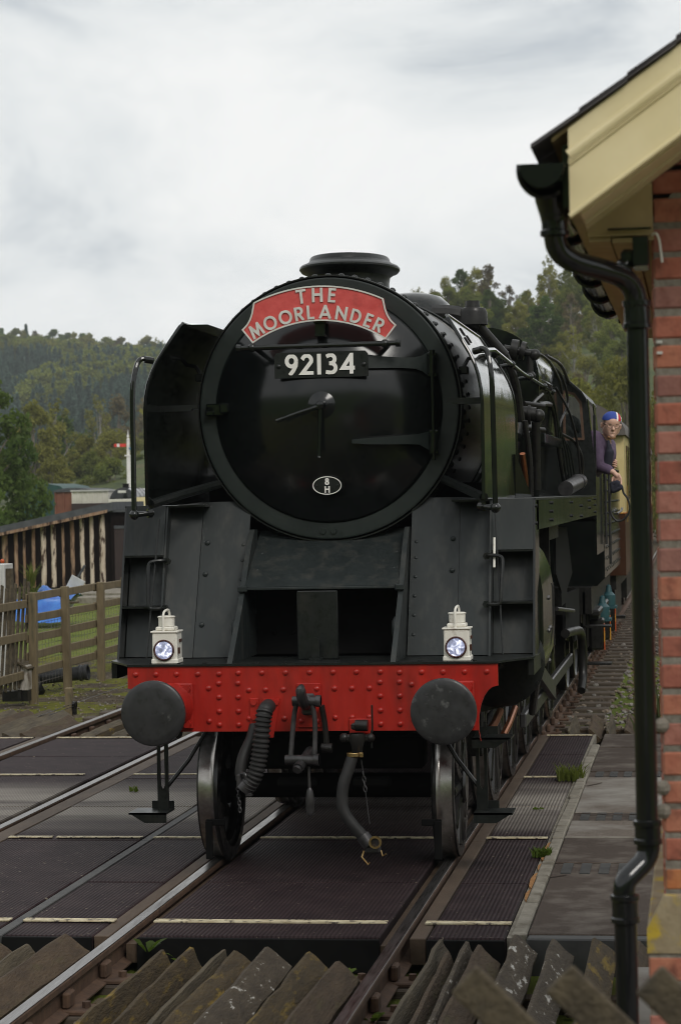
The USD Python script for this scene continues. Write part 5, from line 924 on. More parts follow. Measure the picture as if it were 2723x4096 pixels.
obj('bricks', cat(*side_b), 'brick_red_0', st_, kind='stuff')
obj('plinth', cat(plate(Polygon([(WX-.045, 1.145), (WX-.045, 1.205), (WX-.002, 1.29), (WX+2.4, 1.29), (WX+2.4, 1.145)]), (0, WY-.045, 0), (1, 0, 0), (0, 0, 1), -.04), bx(WX-.045, WX-.004, WY-.004, WB, 1.145, 1.205, .004)), 'sandstone', st_)
base_b = []
for k in range(11):
    z = .33+k*pitch; x = WX-.042
    for j in range(9):
        w = .215 if k % 2 else .102
        if j < 4: obj('brick', bx(x, x+w, WY-.043+rnd.uniform(-.002, .002), WY-.008, z, z+bh, .005), 'brick_red_%d' % rnd.randrange(6), st_)
        else: base_b.append(bx(x, x+w, WY-.043, WY-.008, z, z+bh, .005))
        x += w+.011
obj('bricks', cat(*base_b), 'brick_red_2', st_, kind='stuff')
obj('base_core', bx(WX-.040, WX+2.4, WY-.040, WB, .3, 1.144), 'mortar', st_)
# gable: bargeboards, mouldings, soffit boards, slates
SL_ = .70; BX, BZ = 2.067, 3.188; RX = WX+1.2; RZ = BZ+SL_*(RX-BX)
def slope_poly(x0, x1, d0, d1): return Polygon([(x0, BZ+SL_*(x0-BX)-d0), (x1, BZ+SL_*(x1-BX)-d0), (x1, BZ+SL_*(x1-BX)-d1), (x0, BZ+SL_*(x0-BX)-d1)])
for s in (0, 1):
    M_ = (lambda m: m) if s == 0 else (lambda m: (np.array(m[0])*np.array([-1, 1, 1])+np.array([2*RX, 0, 0]), np.asarray(m[1])[:, ::-1]))
    bg = obj('bargeboard', M_(cat(xz(slope_poly(BX, RX, .006, .084), -8.458, .03), xz(slope_poly(BX, RX, .083, .216), -8.446, .026))), 'cream', st_)
    obj('moulding', M_(cat(*[tube([(BX, y, BZ-d), (RX, y, BZ+SL_*(RX-BX)-d)], r, 10) for y, d, r in ((-8.452, .068, .013), (-8.449, .088, .005), (-8.447, .212, .006))])), 'cream', bg)
    for i, (a, b) in enumerate(((-8.42, -8.325), (-8.322, -8.225), (-8.222, -8.125), (-8.122, -8.01))): obj('soffit_board', M_(xz(slope_poly(BX+.02+(.0), RX, .192+.006*(i % 2), .205+.006*(i % 2)), a, b-a)), 'cream', st_)
    if s == 0: obj('soffit_return', xz(Polygon([(BX+.022, 2.972), (WX+.004, 2.972), (WX+.004, BZ+SL_*(WX-BX)-.21), (BX+.022, BZ+SL_*(.022)-.205)]).buffer(0) if BZ+SL_*.022-.205 > 2.975 else Polygon([(BX+.022, 2.972), (WX+.004, 2.972), (WX+.004, BZ+SL_*(WX-BX)-.195)]), -8.012, .008), 'eaves_board', st_)
    obj('roof_deck', M_(xz(slope_poly(BX-.04, RX, -.004, .006), -8.44, 4.25)), 'eaves_board', st_)
    rest = []
    for r in range(13):
        x0 = BX-.088+r*.115; x1 = min(x0+.23, RX+.01)
        for c in range(17):
            y0 = -8.475+c*.252; t0 = .018+rnd.uniform(0, .004); zz = lambda x, l: BZ+SL_*(x-BX)+l
            v = np.array([(x0, y0, zz(x0, t0)), (x0, y0+.248, zz(x0, t0+.002)), (x1, y0, zz(x1, .006)), (x1, y0+.248, zz(x1, .007)), (x0, y0, zz(x0, t0-.010)), (x0, y0+.248, zz(x0, t0-.008)), (x1, y0, zz(x1, -.002)), (x1, y0+.248, zz(x1, -.001))])
            f = np.array([(0, 2, 1), (1, 2, 3), (4, 5, 6), (5, 7, 6), (0, 1, 5), (0, 5, 4), (2, 6, 7), (2, 7, 3), (0, 4, 6), (0, 6, 2), (1, 3, 7), (1, 7, 5)])
            if s == 0 and c < 6: obj('slate', (v, f), 'slate', st_)
            else: rest.append(M_((v, f)))
    obj('slates', cat(*rest), 'slate', st_, kind='stuff')
    obj('fascia', M_(cat(bx(BX-.002, BX+.022, -8.42, -4.2, 2.985, 3.175), bx(BX+.021, WX+.01, -8.0, -4.2, 2.975, 2.984))), 'eaves_board', st_)
    for k in range(3): obj('eaves_soffit', M_(bx(BX+.024+k*.06, BX+.022+k*.06+.057, -8.0, -4.2, 2.960-.004*(k % 2), 2.972-.004*(k % 2))), 'eaves_board', st_)
# gutter and drainpipe
gp = [(1.953+.0, 3.095)] + [(2.006+.053*math.cos(a), 3.095+.056*math.sin(a)) for a in np.linspace(PI, 2*PI, 15)] + [(2.059, 3.095), (2.053, 3.095)] + [(2.006+.046*math.cos(a), 3.095+.049*math.sin(a)) for a in np.linspace(2*PI, PI, 15)]
gt = obj('gutter', cat(xz(Polygon(gp).buffer(0), -8.50, 4.3), xz(Polygon([(2.006+.053*math.cos(a), 3.095+.056*math.sin(a)) for a in np.linspace(PI, 2*PI, 15)]), -8.507, .008)), 'iron_black', st_)
for y in (-8.40, -7.3, -6.6, -5.9, -5.2, -4.5):
    obj('gutter_bracket', cat(tube([(2.006+.060*math.cos(a), y, 3.095+.064*math.sin(a)) for a in np.linspace(PI*.93, 2.05*PI, 15)], .009, 6), bx(2.05, 2.066, y-.015, y+.015, 3.0, 3.15)), 'iron_black', gt)
obj('outlet', cat(lathe([(.052, .0), (.046, -.03), (.037, -.06), (.031, -.085)], (2.022, -8.3, 3.06), 'z', 20)), 'iron_black', gt)
pp = smooth_path([(2.022, -8.3, 3.0), (2.022, -8.3, 2.945), (2.032, -8.29, 2.91), (2.065, -8.27, 2.885), (2.13, -8.22, 2.868), (2.18, -8.17, 2.852), (2.206, -8.14, 2.82), (2.213, -8.13, 2.775)], 7)
dp = obj('drainpipe', cat(tube(pp, .0275, 18), cyl((2.213, -8.13, 2.80), (2.213, -8.13, 1.42), .0275, 20), tube(smooth_path([(2.213, -8.13, 1.46), (2.216, -8.13, 1.425), (2.205, -8.135, 1.395), (2.182, -8.15, 1.372), (2.160, -8.165, 1.35), (2.153, -8.17, 1.325), (2.155, -8.17, 1.29)], 6), .0275, 18), cyl((2.155, -8.17, 1.31), (2.160, -8.17, .45), .028, 20)), 'iron_black', st_, smooth=45)
for c, zs_ in (((2.022, -8.3), (2.995, 2.955)), ((2.213, -8.13), (2.785, 2.735)), ((2.214, -8.13), (1.485, 1.445)), ((2.155, -8.17), (1.305, 1.255))):
    a, b = zs_; obj('collar', lathe([(.0275, a+.012), (.036, a+.010), (.036, a-.002), (.0325, a-.006), (.0325, b+.006), (.036, b+.003), (.036, b-.008), (.028, b-.012)], (c[0], c[1], 0), 'z', 22), 'iron_black', dp)
obj('wall_bracket', cat(bx(2.205, 2.245, -8.16, -8.02, 2.88, 2.955, .004), bx(2.175, 2.21, -8.14, -8.08, 2.885, 2.925, .01), ball((2.185, -8.12, 2.885), .022, 8)), 'iron_black', st_)
obj('wire_tie', cat(tube(smooth_path([(2.252, -8.012, 2.972), (2.262, -8.02, 2.974), (2.27, -8.02, 2.955), (2.276, -8.018, 2.90)], 4), .0035, 5)), 'white_paint', st_)
obj('ladder_bracket', bx(2.14, 2.25, -8.03, -8.02, 2.985, 2.99), 'iron_black', st_)
for z in (2.70, 2.672): obj('pipe_nail', bx(2.258, 2.272, -8.010, -8.004, z-.004, z+.002), 'cast_silver', st_)
for z in (1.72, 1.5, 1.56): obj('pointing', shift(ball((0, 0, 0), .02, 6), (2.252, -8.0, z)), 'mortar', st_)
# platform slab and the diagonal picket fence under the camera
obj('platform', cat(bx(1.62, 8, -40, -9.3, -.2, .42, .01), bx(2.05, 8, -9.3, -4.0, -.2, .29, .01)), 'asphalt', None, 'station platform with grey surface under the building', 'platform', kind='structure')
pf = thing('picket_fence', 'grey weathered picket fence with slanting pales at the bottom right corner', 'fence', (2.6, -10, .42))
for i in range(12):
    x = 1.916+i*.161+rnd.uniform(-.006, .006); zt = 1.457+(.003 if i else 0)
    obj('pale', rot(bx(x, x+.066, -10.0, -9.978, zt-1.15, zt, .004), -.80, 'y', (x, -10, zt)), 'timber_grey', pf)
for z in (1.18, .72): obj('rail', bx(1.86, 4.2, -9.977, -9.93, z-.05, z+.05, .004), 'timber_grey', pf)
for x in (1.90, 4.1): obj('post', bx(x-.05, x+.05, -9.93, -9.83, .2, 1.26, .01), 'timber_grey', pf)

# ================================================================== LEFT SIDE: fence, gate, boxes, pipes, shed
fe = thing('post_and_rail_fence', 'weathered grey wooden post and rail fence with wire mesh beyond the left track', 'fence', (-6, 14.4, -.15))
PY = (14.39, 15.98, 17.75, 19.25, 20.9, 22.5)
for k, y in enumerate(PY): obj('post', rot(bx(-6.0, -5.90, y-.05, y+.05, -.25, 1.20+.01*(k % 2), .008), .012*(-1)**k, 'y', (-6, y, 0)), 'fence_wood', fe)
for a, b in zip(PY[:-1], PY[1:]):
    for z in (1.12, .87, .62, .385, .19):
        j = rnd.uniform(-.015, .015); obj('rail', shift(rot(bx(-6.035, -6.002, a-.04, b+.04, z-.05, z+.05, .005), j*.6, 'x', (-6, (a+b)/2, z)), (0, 0, j)), 'fence_wood', fe)
wires = [cyl((-6.045, 14.3, z), (-6.045, 22.5, z), .0025, 4) for z in np.arange(.02, .80, .095)] + [cyl((-6.047, y, -.02), (-6.047, y, .80), .0022, 4) for y in np.arange(14.4, 22.5, .15)]
obj('wire_mesh', cat(*wires), 'stone_grey', fe, kind='stuff')
ga = thing('picket_gate', 'old grey picket gate with slanting pales at the left picture edge', 'gate', (-6.1, 13.4, -.15))
for i in range(11):
    y = 12.35+i*.19; obj('pale', rot(bx(-6.05, -6.028, y-.035, y+.035, .02, 1.42-.05*(i % 3), .004), -.26, 'x', (-6, y, .1)), 'timber_grey', ga)
for z in (1.06, .66, .18): obj('rail', bx(-6.027, -5.985, 12.2, 14.3, z-.05, z+.05, .005), 'fence_wood', ga)
obj('hanging_post', bx(-6.12, -6.0, 12.9, 13.02, -.2, 1.1, .01), 'fence_wood', ga)
bxs = thing('cable_box', 'small peeling white wooden box with sloped lid beside the fence post', 'box', (-6.05, 14.2, -.15))
obj('case', bx(-6.145, -5.945, 14.1, 14.3, -.01, .30, .006), 'box_paint', bxs)
obj('lid', plate(Polygon([(-6.185, .30), (-6.05, .355), (-5.92, .265), (-5.93, .245), (-6.05, .33), (-6.18, .28)]), (0, 14.06, 0), (1, 0, 0), (0, 0, 1), -.28), 'timber_grey', bxs)
obj('stand', cat(bx(-6.28, -5.95, 14.12, 14.28, -.15, -.02), bx(-6.06, -6.02, 14.05, 14.1, -.14, .0)), 'oily_black', bxs)
obj('hasp', bx(-6.075, -6.06, 14.085, 14.098, .05, .20), 'oily_black', bxs)
pl = thing('drain_pipe_section', 'length of black plastic drain pipe lying behind the fence posts', 'pipe', (-6.1, 16.2, -.1))
obj('pipe', rot(shift(lathe([(.088, 0), (.094, .0), (.094, .62), (.108, .63), (.108, .66), (.098, .67), (.098, .70), (.108, .71), (.108, .75), (.085, .75), (.085, .0), (.088, 0)], (0, 0, 0), 'x', 28), (-6.47, 16.2, -.02)), -.10, 'y', (-6.47, 16.2, -.02)), 'pipe_plastic', pl)
pl2 = thing('flexible_duct', 'short black corrugated hose lying by the box', 'hose', (-6.3, 15.6, -.15))
obj('hose', tube(smooth_path([(-6.46, 16.0, .06), (-6.38, 15.9, -.02), (-6.30, 15.8, -.12), (-6.25, 15.75, -.18)], 14), [.055+.008*(i % 2) for i in range(43)], 12), 'pipe_plastic', pl2, smooth=20)
sp_ = thing('pulley_post', 'short wooden post with signal wire pulley beside the far track', 'post', (-4.72, 11.6, -.2))
obj('post', bx(-4.765, -4.685, 11.56, 11.64, -.25, .225, .008), 'fence_wood', sp_)
obj('pulley', cat(lathe([(.045, -.02), (.03, 0), (.045, .02), (0, .02)], (-4.66, 11.6, .03), 'x', 14), bx(-4.685, -4.64, 11.58, 11.62, -.08, .06, .004)), 'oily_black', sp_)
obj('signal_wire', cat(cyl((-4.655, 11.6, .02), (-4.98, 9.7, -.10), .004, 5), cyl((-4.655, 11.6, .05), (-4.95, 9.7, -.06), .004, 5), cyl((-4.655, 11.6, .05), (-4.6, 30, .12), .003, 5)), 'forged_steel', sp_)
ca = thing('relay_cabinet', 'pale grey metal cabinet behind the picket gate at the left edge', 'cabinet', (-7, 16, 0))
obj('case', bx(-7.1, -6.76, 15.9, 16.3, -.1, 1.52, .008), 'cabinet_grey', ca)
obj('door', bx(-7.05, -6.80, 15.885, 15.899, .1, 1.46, .004), 'cabinet_grey', ca)
obj('side_board', bx(-6.759, -6.68, 15.95, 16.05, -.1, 1.46), 'timber_grey', ca)
obj('warning_lamp', ball((-6.80, 15.95, 1.56), .03, 8), 'ochre_paint', ca)
# blue tarpaulin over a heap
ta = thing('tarpaulin', 'crumpled bright blue tarpaulin over a heap beyond the fence', 'tarpaulin', (-10.2, 30, .1))
def drape(x0, x1, y0, y1, fn, n=64):
    X, Y = np.meshgrid(np.linspace(x0, x1, n), np.linspace(y0, y1, n), indexing='ij'); Z = fn(X, Y)
    i, j = np.meshgrid(np.arange(n-1), np.arange(n-1), indexing='ij'); i, j = i.ravel(), j.ravel(); q = np.stack([i*n+j, (i+1)*n+j, (i+1)*n+j+1, i*n+j+1], 1)
    return np.stack([X.ravel(), Y.ravel(), Z.ravel()], 1), np.vstack([q[:, [0, 1, 2]], q[:, [0, 2, 3]]])
crum = lambda X, Y: .16*(meshkit.fbm(np.stack([X*3.1, Y*3.1, X*0], -1), 4, 9)-.5)-.10*np.abs(meshkit.fbm(np.stack([X*5+Y*1.5, Y*3.0, X*0], -1), 3, 5)-.5)
obj('sheet', drape(-10.62, -9.78, 29.6, 31.2, lambda X, Y: .40+.30*np.exp(-((X+10.40)/.16)**2-((Y-30.5)/.5)**2)+.24*np.exp(-((X+9.95)/.22)**2-((Y-30.6)/.5)**2)+crum(X, Y)-.22*sm(30.0, 29.6, Y)), 'tarp_blue', ta, smooth=40)
obj('skirt', drape(-10.85, -9.75, 29.3, 29.9, lambda X, Y: .40*sm(29.3, 29.75, Y)+.05+crum(X, Y)*.6), 'tarp_blue', ta, smooth=40)
pb = thing('scrap_pile', 'dark boards and a grey sheet leaning behind the blue tarpaulin', 'scrap pile', (-9.9, 31, .1))
obj('board', rot(bx(-10.15, -9.85, 31.0, 31.05, .1, .80), .5, 'y', (-9.9, 31, .5)), 'cabinet_grey', pb)
obj('board', rot(bx(-10.1, -10.06, 31.2, 31.25, .1, 1.05), .55, 'y', (-9.9, 31, .5)), 'felt_roof', pb)
obj('plank', bx(-10.5, -9.62, 29.9, 30.2, .36, .39), 'timber_brown', pb)
obj('concrete_path', cat(bx(-14.0, -9.8, 40.5, 43.6, -.1, .13, .01), bx(-13.5, -9.5, 38.8, 39.9, -.1, .10, .01)), 'kerb_stone', None, 'pale concrete slabs in front of the timber shed', 'path', kind='structure')
# timber shed clad in half logs
sh_ = thing('log_shed', 'low dark shed clad with pale peeling half logs under a sloping felt roof', 'shed', (-13.5, 45, .1))
rz_ = lambda x: 2.06+(x+12.80)*.19
obj('wall', xz(Polygon([(-17.4, .1), (-12.72, .1), (-12.72, rz_(-12.72)), (-17.4, rz_(-17.4))]), 45.0, 3.0), 'shed_dark', sh_)
LG = ((-15.93, .13, 0), (-15.60, .20, 1), (-15.30, .13, 1), (-15.08, .09, 1), (-14.83, .12, 1), (-14.56, .18, 0), (-14.29, .17, 0), (-14.03, .10, 1), (-13.78, .14, 1), (-13.52, .15, 0), (-13.26, .14, 0), (-12.98, .20, 0), (-16.2, .16, 1), (-16.5, .18, 0))
for x, w, b in LG:
    w *= .78
    hh = rz_(x)-.03; V = []
    n_ = 9; zz_ = np.linspace(.12, hh, 9)
    pr = [(w/2*math.cos(a), w*.38*math.sin(a)) for a in np.linspace(PI, 2*PI, n_)]
    F = []
    for iz, z in enumerate(zz_):
        wob = rnd.uniform(-.004, .004)
        for p in pr: V.append((x+p[0]*(1+rnd.uniform(-.08, .08))+wob, 45.0+p[1], z))
    for iz in range(8):
        for k in range(n_-1): a = iz*n_+k; F += [(a, a+1, a+n_+1), (a, a+n_+1, a+n_)]
    obj('half_log', (np.array(V), np.array(F)), 'bark_brown' if b else 'bark_white', sh_, smooth=60)
obj('roof', cat(xz(Polygon([(-17.6, rz_(-17.6)), (-12.6, rz_(-12.6)), (-12.6, rz_(-12.6)+.22), (-17.6, rz_(-17.6)+.22)]), 44.7, 3.4)), 'felt_roof', sh_)
obj('roof_edge', xz(Polygon([(-17.6, rz_(-17.6)-.03), (-12.75, rz_(-12.75)-.03), (-12.75, rz_(-12.75)+.05), (-17.6, rz_(-17.6)+.05)]), 44.66, .035), 'bark_brown', sh_)
dr = obj('door_bay', bx(-12.72, -10.8, 44.9, 48, .1, 2.05), 'shed_dark', sh_)
obj('door', cat(bx(-12.62, -12.24, 44.86, 44.89, .12, 1.70), bx(-12.20, -11.8, 44.86, 44.89, .12, 1.70)), 'door_dark', dr)
obj('door_rail', bx(-12.62, -11.8, 44.84, 44.862, 1.62, 1.70), 'felt_roof', dr)
obj('bay_roof', bx(-12.75, -10.7, 44.8, 48.1, 2.052, 2.12), 'felt_roof', sh_)
wd = thing('weed', 'tall dark bushy weed against the log shed above the blue tarpaulin', 'weed', (-10.6, 30, .1))
obj('leaves', cat(blades((-10.58, 30.1, .3), 120, .55, .3, 3, .014), blades((-10.55, 30.1, .7), 60, .55, .1, 4, .01), broad((-10.6, 30.1, .35), 40, .3, 6)), 'leaf_mid', wd)
# rolling stock and signal beyond the shed
vb = thing('goods_van', 'rust brown goods van with curved roof behind the log shed', 'railway van', (-28.7, 100, 0))
obj('body', bx(-29.7, -27.75, 100, 105, .9, 2.86), 'van_brown', vb)
obj('roof', xz(Polygon([(-29.76, 2.86), (-27.70, 2.86)] + [(-28.73+1.03*math.cos(a), 2.86+.20*math.sin(a)) for a in np.linspace(0, PI, 13)]), 99.9, 5.2), 'felt_roof', vb)
for x in (-29.68, -29.25, -28.85): obj('end_post', bx(x, x+.07, 99.94, 99.999, .9, 2.85), 'van_brown', vb)
obj('underframe', cat(bx(-29.6, -27.8, 100, 105, .5, .89)), 'oily_black', vb)
vw = thing('goods_van', 'white panelled goods van behind the shed, right of the brown van', 'railway van', (-27.38, 99, 0))
obj('body', bx(-28.26, -26.38, 98.0, 99.4, 1.0, 2.86), 'van_white', vw)
for x in np.linspace(-28.24, -26.43, 8): obj('panel_strip', bx(x, x+.05, 97.95, 97.999, 1.0, 2.85), 'van_white', vw)
obj('roof', bx(-28.3, -26.33, 97.9, 99.5, 2.861, 2.93), 'cabinet_grey', vw)
obj('lower_panel', bx(-28.26, -26.38, 97.93, 97.998, .7, 2.27), 'door_dark', vw)
pl_ = thing('parked_locomotive', 'parked dark locomotive with domed smokebox and white buffer beam cover beyond the shed', 'steam locomotive', (-25.15, 96, 0))
obj('boiler', cat(lathe([(0, .0), (.35, .02), (.62, .08), (.66, .12), (.66, 2.2), (.64, 2.25), (.64, 6.0), (0, 6.0)], (-25.2, 96, 2.34), 'y', 40)), 'gloss_black', pl_)
obj('boiler_band', cat(*[lathe([(.655, 0), (.675, .01), (.675, .07), (.655, .08)], (-25.2, 97.2+k*.9, 2.34), 'y', 36) for k in range(3)]), 'forged_steel', pl_)
obj('chimney', lathe([(.2, 0), (.16, .1), (.15, .22), (.2, .25), (0, .25)], (-25.25, 97, 2.94), 'z', 20), 'soot_black', pl_)
obj('number_panel', bx(-25.4, -25, 95.97, 95.99, 2.74, 2.86), 'cast_silver', pl_)
obj('white_cover', bx(-25.8, -24.57, 95.6, 95.9, 1.5, 2.44, .03), 'van_white', pl_)
obj('tank', bx(-26.55, -23.95, 96.2, 101, .8, 1.9), 'soot_black', pl_)
obj('side_sheet', bx(-24.55, -23.85, 95.7, 96.0, 1.6, 2.52), 'cream', pl_)
tt = thing('covered_wagon', 'wagon load under a teal green cover among the trees on the left', 'wagon', (-33, 110, 0))
obj('cover', xz(Polygon([(-34.3, .8), (-31.9, .8), (-31.9, 3.0), (-32.2, 3.25), (-33.0, 3.4), (-34.0, 3.3), (-34.3, 3.0)]), 110, 6), 'tarp_teal', tt)
obj('underframe', bx(-34.2, -32, 110, 116, .4, .79), 'oily_black', tt)
sg = thing('semaphore_signal', 'white semaphore signal post with red arm behind the parked vehicles', 'signal', (-38.2, 150, 0))
obj('post', cat(bx(-38.31, -38.05, 149.9, 150.15, 0, 5.6), bx(-38.29, -38.1, 149.92, 150.1, 5.6, 6.75)), 'signal_white', sg)
obj('finial', lathe([(.12, 0), (.10, .1), (.05, .15), (.09, .25), (.04, .4), (.01, .75), (0, .76)], (-38.2, 150, 6.75), 'z', 12), 'signal_white', sg)
ar = obj('arm', bx(-39.2, -38.33, 149.84, 149.88, 6.27, 6.50), 'signal_red', sg)
obj('arm_band', bx(-38.99, -38.80, 149.832, 149.839, 6.27, 6.50), 'signal_white', ar)
obj('spectacle_plate', cat(bx(-38.04, -37.82, 149.84, 149.88, 6.28, 6.45)), 'soot_black', sg)
obj('blue_glass', bx(-38.10, -37.92, 149.83, 149.87, 6.08, 6.22), 'signal_blue', sg)
obj('step_bracket', bx(-38.45, -37.98, 149.85, 149.95, 5.58, 5.68), 'signal_white', sg)

# ================================================================== TREES
def leaves(centres, size, r, flat=.6):
    """leaf clumps as small folded four-cornered faces round the given points"""
    n = len(centres); a = r.normal(size=(n, 3)); a /= np.linalg.norm(a, axis=1, keepdims=True); b = np.cross(a, r.normal(size=(n, 3))); b /= np.linalg.norm(b, axis=1, keepdims=True); c = np.cross(a, b)
    s = size*r.uniform(.55, 1.25, (n, 1)); v = np.stack([centres-a*s, centres+b*s*flat+c*s*.15, centres+a*s, centres-b*s*flat+c*s*.15], 1).reshape(-1, 3)
    k = np.arange(n)*4; return v, np.vstack([np.stack([k, k+1, k+2], 1), np.stack([k, k+2, k+3], 1)])
def crown_points(lobes, n, r, shell=.55):
    """points in a heap of lobes (centre, radii), mostly near the surface, fewer below"""
    w = np.array([l[1][0]*l[1][1]*l[1][2] for l in lobes])**.75; idx = r.choice(len(lobes), n, p=w/w.sum())
    d = r.normal(size=(n, 3)); d /= np.linalg.norm(d, axis=1, keepdims=True); t = (shell+(1-shell)*r.random(n)**.6)[:, None]*(1+.12*r.normal(size=(n, 1)))
    return np.array([l[0] for l in lobes])[idx]+d*t*np.array([l[1] for l in lobes])[idx]
def make_tree(name, label, group, H_, W_, lm, seed, n=5200, leaf=.16, trunk='tree_bark', sparse=.0, low=.18, tall=1.0):
    r = np.random.default_rng(seed); t = thing(name, label, 'tree', (0, 0, 0), group=group); nb = 17
    lobes, limbs = [], []
    for i in range(nb):
        h = H_*(low+(.97-low)*(i+.5)/nb); frac = (h/H_-low)/(1-low); rad = W_/2*(math.sin(PI*min(1, .18+.82*frac))**.8)*r.uniform(.45, 1.0); a = i*2.4+r.uniform(-.5, .5); c = np.array([math.cos(a)*rad, math.sin(a)*rad, h]); s = W_*.5*r.uniform(.30, .52)*(1-.45*frac)
        lobes.append((c, (s, s, s*r.uniform(.6, .95)*tall))); limbs.append(tube([(0, 0, h*.62), (c[0]*.45, c[1]*.45, h*.82), tuple(c)], [.10*W_/6*(1-frac*.6), .06*W_/6, .02], 5))
    lobes.append((np.array([r.uniform(-.1, .1)*W_, 0, H_*.93]), (W_*.14, W_*.14, H_*.09)))
    bend = r.uniform(-.04, .04, 2)*H_
    obj('trunk', cat(tube([(0, 0, -.6), (bend[0]*.2, 0, H_*.3), (bend[0], bend[1], H_*.62), (0, 0, H_*.93)], [W_*.045, W_*.035, W_*.024, W_*.006], 8), *limbs), trunk, t, smooth=50)
    p = crown_points(lobes, n, r, .35 if sparse else .5)
    if sparse: p = p[meshkit.noise(p*1.1+seed, seed) > sparse]
    obj('crown', leaves(p, leaf, r), lm, t, smooth=False)
    return t
def make_pine(name, label, group, H_, W_, lm, seed, n=1500):
    r = np.random.default_rng(seed); t = thing(name, label, 'tree', (0, 0, 0), group=group)
    obj('trunk', tube([(0, 0, -.5), (0, 0, H_)], [.16, .02], 6), 'tree_bark', t)
    h = r.random(n)**.75; z = H_*(.08+.92*h); tier = .75+.25*np.sin(z/H_*60); rad = W_/2*(1.02-h)*tier*r.uniform(.55, 1.05, n); a = r.uniform(0, 2*PI, n)
    obj('crown', leaves(np.stack([np.cos(a)*rad, np.sin(a)*rad, z-rad*.25], 1), .22, r, .45), lm, t, smooth=False)
    return t
G1, G2, G3 = 'broadleaved trees beyond the parked vehicles', 'trees on the valley side behind the train', 'trees along the far left skyline'
PROTO = {}
def use(key, maker, loc, rz, sc, label, group):
    if key not in PROTO: PROTO[key] = maker(label, group); move(PROTO[key], loc, rz, sc); return PROTO[key]
    return dup(PROTO[key], loc, rz, sc, label, group=group)
MK = dict(
    deep=lambda l, g: make_tree('dark_tree', l, g, 8, 5.6, 'leaf_deep', 21, 6500, .17), mid=lambda l, g: make_tree('green_tree', l, g, 8, 5.8, 'leaf_mid', 22, 6500, .17),
    olive=lambda l, g: make_tree('olive_tree', l, g, 8, 4.6, 'leaf_olive', 23, 5600, .15), bright=lambda l, g: make_tree('willow_tree', l, g, 8, 6.4, 'leaf_olive', 24, 8200, .14, low=.08),
    russet=lambda l, g: make_tree('russet_tree', l, g, 8, 4.4, 'leaf_russet', 25, 3800, .13, sparse=.33), birch=lambda l, g: make_tree('birch_tree', l, g, 9, 3.4, 'leaf_olive', 26, 3000, .12, trunk='birch_bark', sparse=.38, low=.3, tall=1.25),
    bush=lambda l, g: make_tree('green_bush', l, g, 4, 5.2, 'leaf_mid', 27, 4200, .14, low=.05), pine=lambda l, g: make_pine('pine_tree', l, g, 9, 3.2, 'leaf_pine', 28))
WORD = dict(deep='dark green rounded tree', mid='mid green leafy tree', olive='olive green leafy tree', bright='broad yellow green willow', russet='thin brownish tree', birch='slender pale stemmed birch', bush='low spreading green bush', pine='dark pointed conifer')
HT = dict(deep=8, mid=8, olive=8, bright=8, russet=8, birch=9, bush=4, pine=9)
def plant(k, x, y, top, zg, wsc=1.0, label=None, group=None, near=''):
    s = max(.3, (top-zg)/HT[k]); use(k, MK[k], (x, y, zg), rnd.uniform(0, 6.28), (s*wsc, s*wsc, s), label or WORD[k]+' '+near, group)
left = [('deep', -27.0, 80, 7.9, .72, 'tallest dark green tree at the left picture edge'), ('olive', -33.6, 110, 7.8, .85, 'olive tree just right of the dark edge tree'), ('birch', -36.6, 125, 8.9, .9, 'leaning pale stemmed birch left of the round dark tree'), ('deep', -40.0, 140, 8.1, .75, 'round dark tree between the birch and the willow'),
        ('olive', -33.4, 120, 6.2, 1.0, 'olive tree below the round dark tree'), ('birch', -50.8, 190, 12.2, .75, 'tall pale stemmed birch left of the signal'), ('russet', -51.3, 200, 12.2, .9, 'brown thinning tree behind the red signal arm'), ('russet', -47.6, 196, 12.0, .9, 'brown thinning tree beside the locomotive handrail'),
        ('bright', -34.4, 130, 6.7, .95, 'broad yellow green willow left of the signal'), ('bright', -38.0, 150, 6.9, .9, 'yellow green willow behind the signal post'), ('olive', -31.3, 105, 4.6, 1.15, 'low olive tree above the teal cover'),
        ('mid', -29.9, 112, 4.7, 1.1, 'low green tree behind the brown van'), ('mid', -32.5, 118, 5.2, 1.0, 'green tree between the teal cover and the vans'), ('olive', -36.3, 135, 6.0, 1.0, 'olive tree below the pale birch'), ('mid', -30.5, 122, 5.0, 1.1, 'green tree above the white van'), ('bush', -25.6, 104, 3.0, 1.2, 'green bush behind the parked locomotive'),
        ('deep', -24.6, 70, 5.2, .7, 'dark tree outermost at the left edge above the shed'), ('mid', -27.0, 130, 5.5, 1.2, 'green tree hidden behind the locomotive front'), ('birch', -42.3, 160, 8.2, .8, 'thin birch stem right of the round dark tree'), ('olive', -44.5, 185, 9.3, 1.1, 'olive tree at the foot of the brown trees')]
for k, x, y, top, w, lab in left:
    if y > 101 and k != 'bush': x, y, top = 2.36+1.5*(x-2.36), -14+1.5*(y+14), 2.3+1.5*(top-2.3)
    plant(k, x, y, top, -.3, w, lab, G1)
def zr(x, y): return float(hz_right(np.array(x), np.array(y)))-.3
ORD = ['first', 'second', 'third', 'fourth', 'fifth', 'sixth', 'seventh', 'eighth', 'ninth', 'tenth', 'eleventh', 'twelfth', 'thirteenth', 'fourteenth', 'fifteenth', 'sixteenth', 'seventeenth', 'eighteenth', 'nineteenth', 'twentieth', 'twenty-first', 'twenty-second', 'twenty-third', 'twenty-fourth']
NTH = {}
def nth(k): NTH[k] = NTH.get(k, 0)+1; return ORD[NTH[k]-1]
